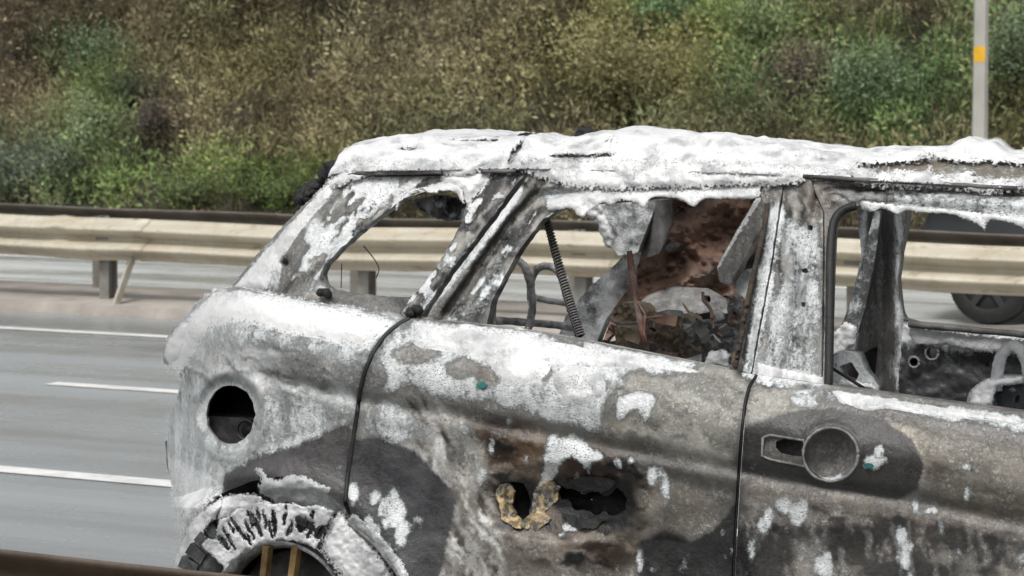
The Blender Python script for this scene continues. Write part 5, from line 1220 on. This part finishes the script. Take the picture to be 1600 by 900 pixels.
# over the tyre and the arch: bubbly crown, white mass on the right, separate ribs between the tread slits
def w_wheel(x, y):
    k = np.clip((792 - y) / 30, 0, 1)
    return k * w_lower(x, np.minimum(y, 772)) + (1 - k) * -.012 - .25 * np.clip((330 - x) / 70, 0, 1) ** 1.6
blanket([(256, 650), (290, 600), (306, 640), (318, 700), (346, 740), (350, 775), (330, 800), (300, 830), (280, 860), (268, 870), (272, 820), (262, 770), (256, 710)], w_wheel, .014, .001, 2.8, 3, lambda x, y: np.clip(.35 + 1.1 * (fbm(x / 22, y / 40) - .5), 0, 1), 16., 30, soft=1.2)
bub = lambda x, y: np.clip(.75 + .9 * (fbm(x / 26, y / 26) - .5) - .7 * np.exp(-((x - 528) / 34) ** 2 - ((y - 850) / 70) ** 2), 0, 1)
blanket([(402, 772), (404, 745), (392, 735), (400, 728), (412, 730), (420, 744), (436, 748), (452, 738), (476, 740), (498, 752), (520, 760), (536, 780), (548, 806), (530, 800), (512, 812), (490, 796), (470, 800), (448, 786), (430, 790), (416, 776)], w_wheel, .009, .002, 2.4, 5, .95, 9., 12)
blanket([(530, 790), (548, 806), (588, 846), (612, 878), (632, 930), (560, 930), (530, 905), (508, 878), (496, 862), (500, 840), (512, 812)], lambda x, y: .004 + 0 * x, .014, .003, 2.6, 6, bub, 10., 22, soft=1.1)
blanket([(270, 880), (284, 842), (296, 815), (322, 792), (346, 776), (350, 790), (336, 812), (320, 830), (314, 860), (300, 885), (280, 892)], w_wheel, .014, .004, 2.6, 5, .5, 9., 10)
blanket([(346, 776), (372, 770), (402, 772), (430, 790), (470, 800), (505, 814), (500, 822), (460, 806), (420, 798), (380, 800), (350, 812), (338, 812)], w_wheel, .008, .006, 2.4, 4, .6, 9., 10)
def arc(r, a): return (WC[0] + .93 * r * math.sin(a), WC[1] - r * math.cos(a))
hs = [[tuple(p) for p in resample(ell(474, 818, 13, 10, .4), 2.5, True, 5)], [tuple(p) for p in resample(ell(502, 834, 10, 12, .6), 2.5, True, 5)], [tuple(p) for p in resample(ell(330, 832, 6, 12, -.6), 2.5, True, 4)]]
for a0, r0_, r1_, wd in ((-.55, 150, 172, 2.0), (-.44, 120, 140, 2.0), (-.34, 146, 176, 1.6), (-.13, 120, 150, 2.0), (.08, 122, 140, 2), (.30, 150, 172, 3), (-.24, 150, 174, 1.6), (-.62, 128, 168, 2.6), (-.50, 132, 172, 3.4), (-.39, 124, 160, 2.2), (-.29, 126, 170, 4.2), (-.19, 138, 168, 2.4), (-.08, 126, 166, 4.6), (.03, 140, 172, 3.0), (.12, 128, 150, 2.4), (.24, 134, 160, 9.0), (.36, 128, 156, 8.0), (-.72, 136, 164, 5)):
    c0_, c1_ = arc(r0_, a0), arc(r1_, a0 + random.uniform(-.02, .02)); mid = ((c0_[0] + c1_[0]) / 2, (c0_[1] + c1_[1]) / 2)
    hs.append([tuple(p) for p in resample(ell(mid[0], mid[1], wd * .62, (r1_ - r0_) / 2, a0 + random.uniform(-.12, .12), 16), 2.5, True, 2.2)])
blanket([arc(116 + random.uniform(-2, 3), a) for a in np.linspace(-.92, .52, 20)] + [arc(180 + random.uniform(-7, 5), a) for a in np.linspace(.50, -.90, 20)], lambda x, y: .032 + 0 * x, .008, 0, 2.2, 2.6, lambda x, y: np.clip(.55 + 1.2 * (fbm(x / 18, y / 18) - .5), 0, 1), 7., 5, hs, 1.1)
blanket(line([(WC[0] + .93 * 119 * math.sin(a), WC[1] - 119 * math.cos(a)) for a in np.linspace(-.95, .6, 30)], 2.0), lambda x, y: .018 + 0 * x, .008, 0, 2.2, 2.2, .4, 9., 4)
blanket(line([(546, 806), (590, 842), (624, 884), (648, 935)], 9), w_lower, .012, .0, 2.4, 4, .7, 9., 9)
blanket([(1182, 566), (1290, 588), (1288, 606), (1200, 600), (1180, 590)], w_b, .012, .0, 3, 2, .2)
blanket([(1408, 506), (1500, 520), (1600, 530), (1700, 540), (1700, 556), (1600, 548), (1540, 552), (1480, 540), (1430, 540)], lambda x, y: FW + .11 + 0 * x, .012, 0, 3, 3, .5)
blanket([(1512, 636), (1518, 608), (1540, 592), (1600, 586), (1600, 600), (1558, 606), (1550, 640)], lambda x, y: -.60 + 0 * x, .02, 0, 3, 1.5, .1)
blanket([(1306, 606), (1312, 590), (1340, 594), (1362, 598), (1376, 612), (1340, 612)], lambda x, y: -.46 + 0 * x, .02, 0, 3, 1.5, .1)
blanket([(1300, 520), (1322, 500), (1340, 510), (1338, 540), (1320, 552), (1300, 556)], lambda x, y: FW + .2 + 0 * x, .02, 0, 3, 2, .3)
blanket([(1098, 572), (1106, 548), (1130, 544), (1142, 552), (1140, 578)], lambda x, y: FW + .8 + 0 * x, .02, 0, 3, 2, .1)
blanket([(1082, 500), (1100, 484), (1130, 480), (1132, 500), (1110, 506)], lambda x, y: FW + .7 + 0 * x, .015, 0, 3, 2, .2)
fo_ = mesh('extinguishing_foam', np.concatenate(FV), np.concatenate(FT), M['foam'], None, True, {'thin': np.concatenate(FA), 'edge': np.concatenate(FE)})
tag(fo_, 'white bubbly extinguishing foam lying over the burnt car and running down it', 'foam', kind='stuff')
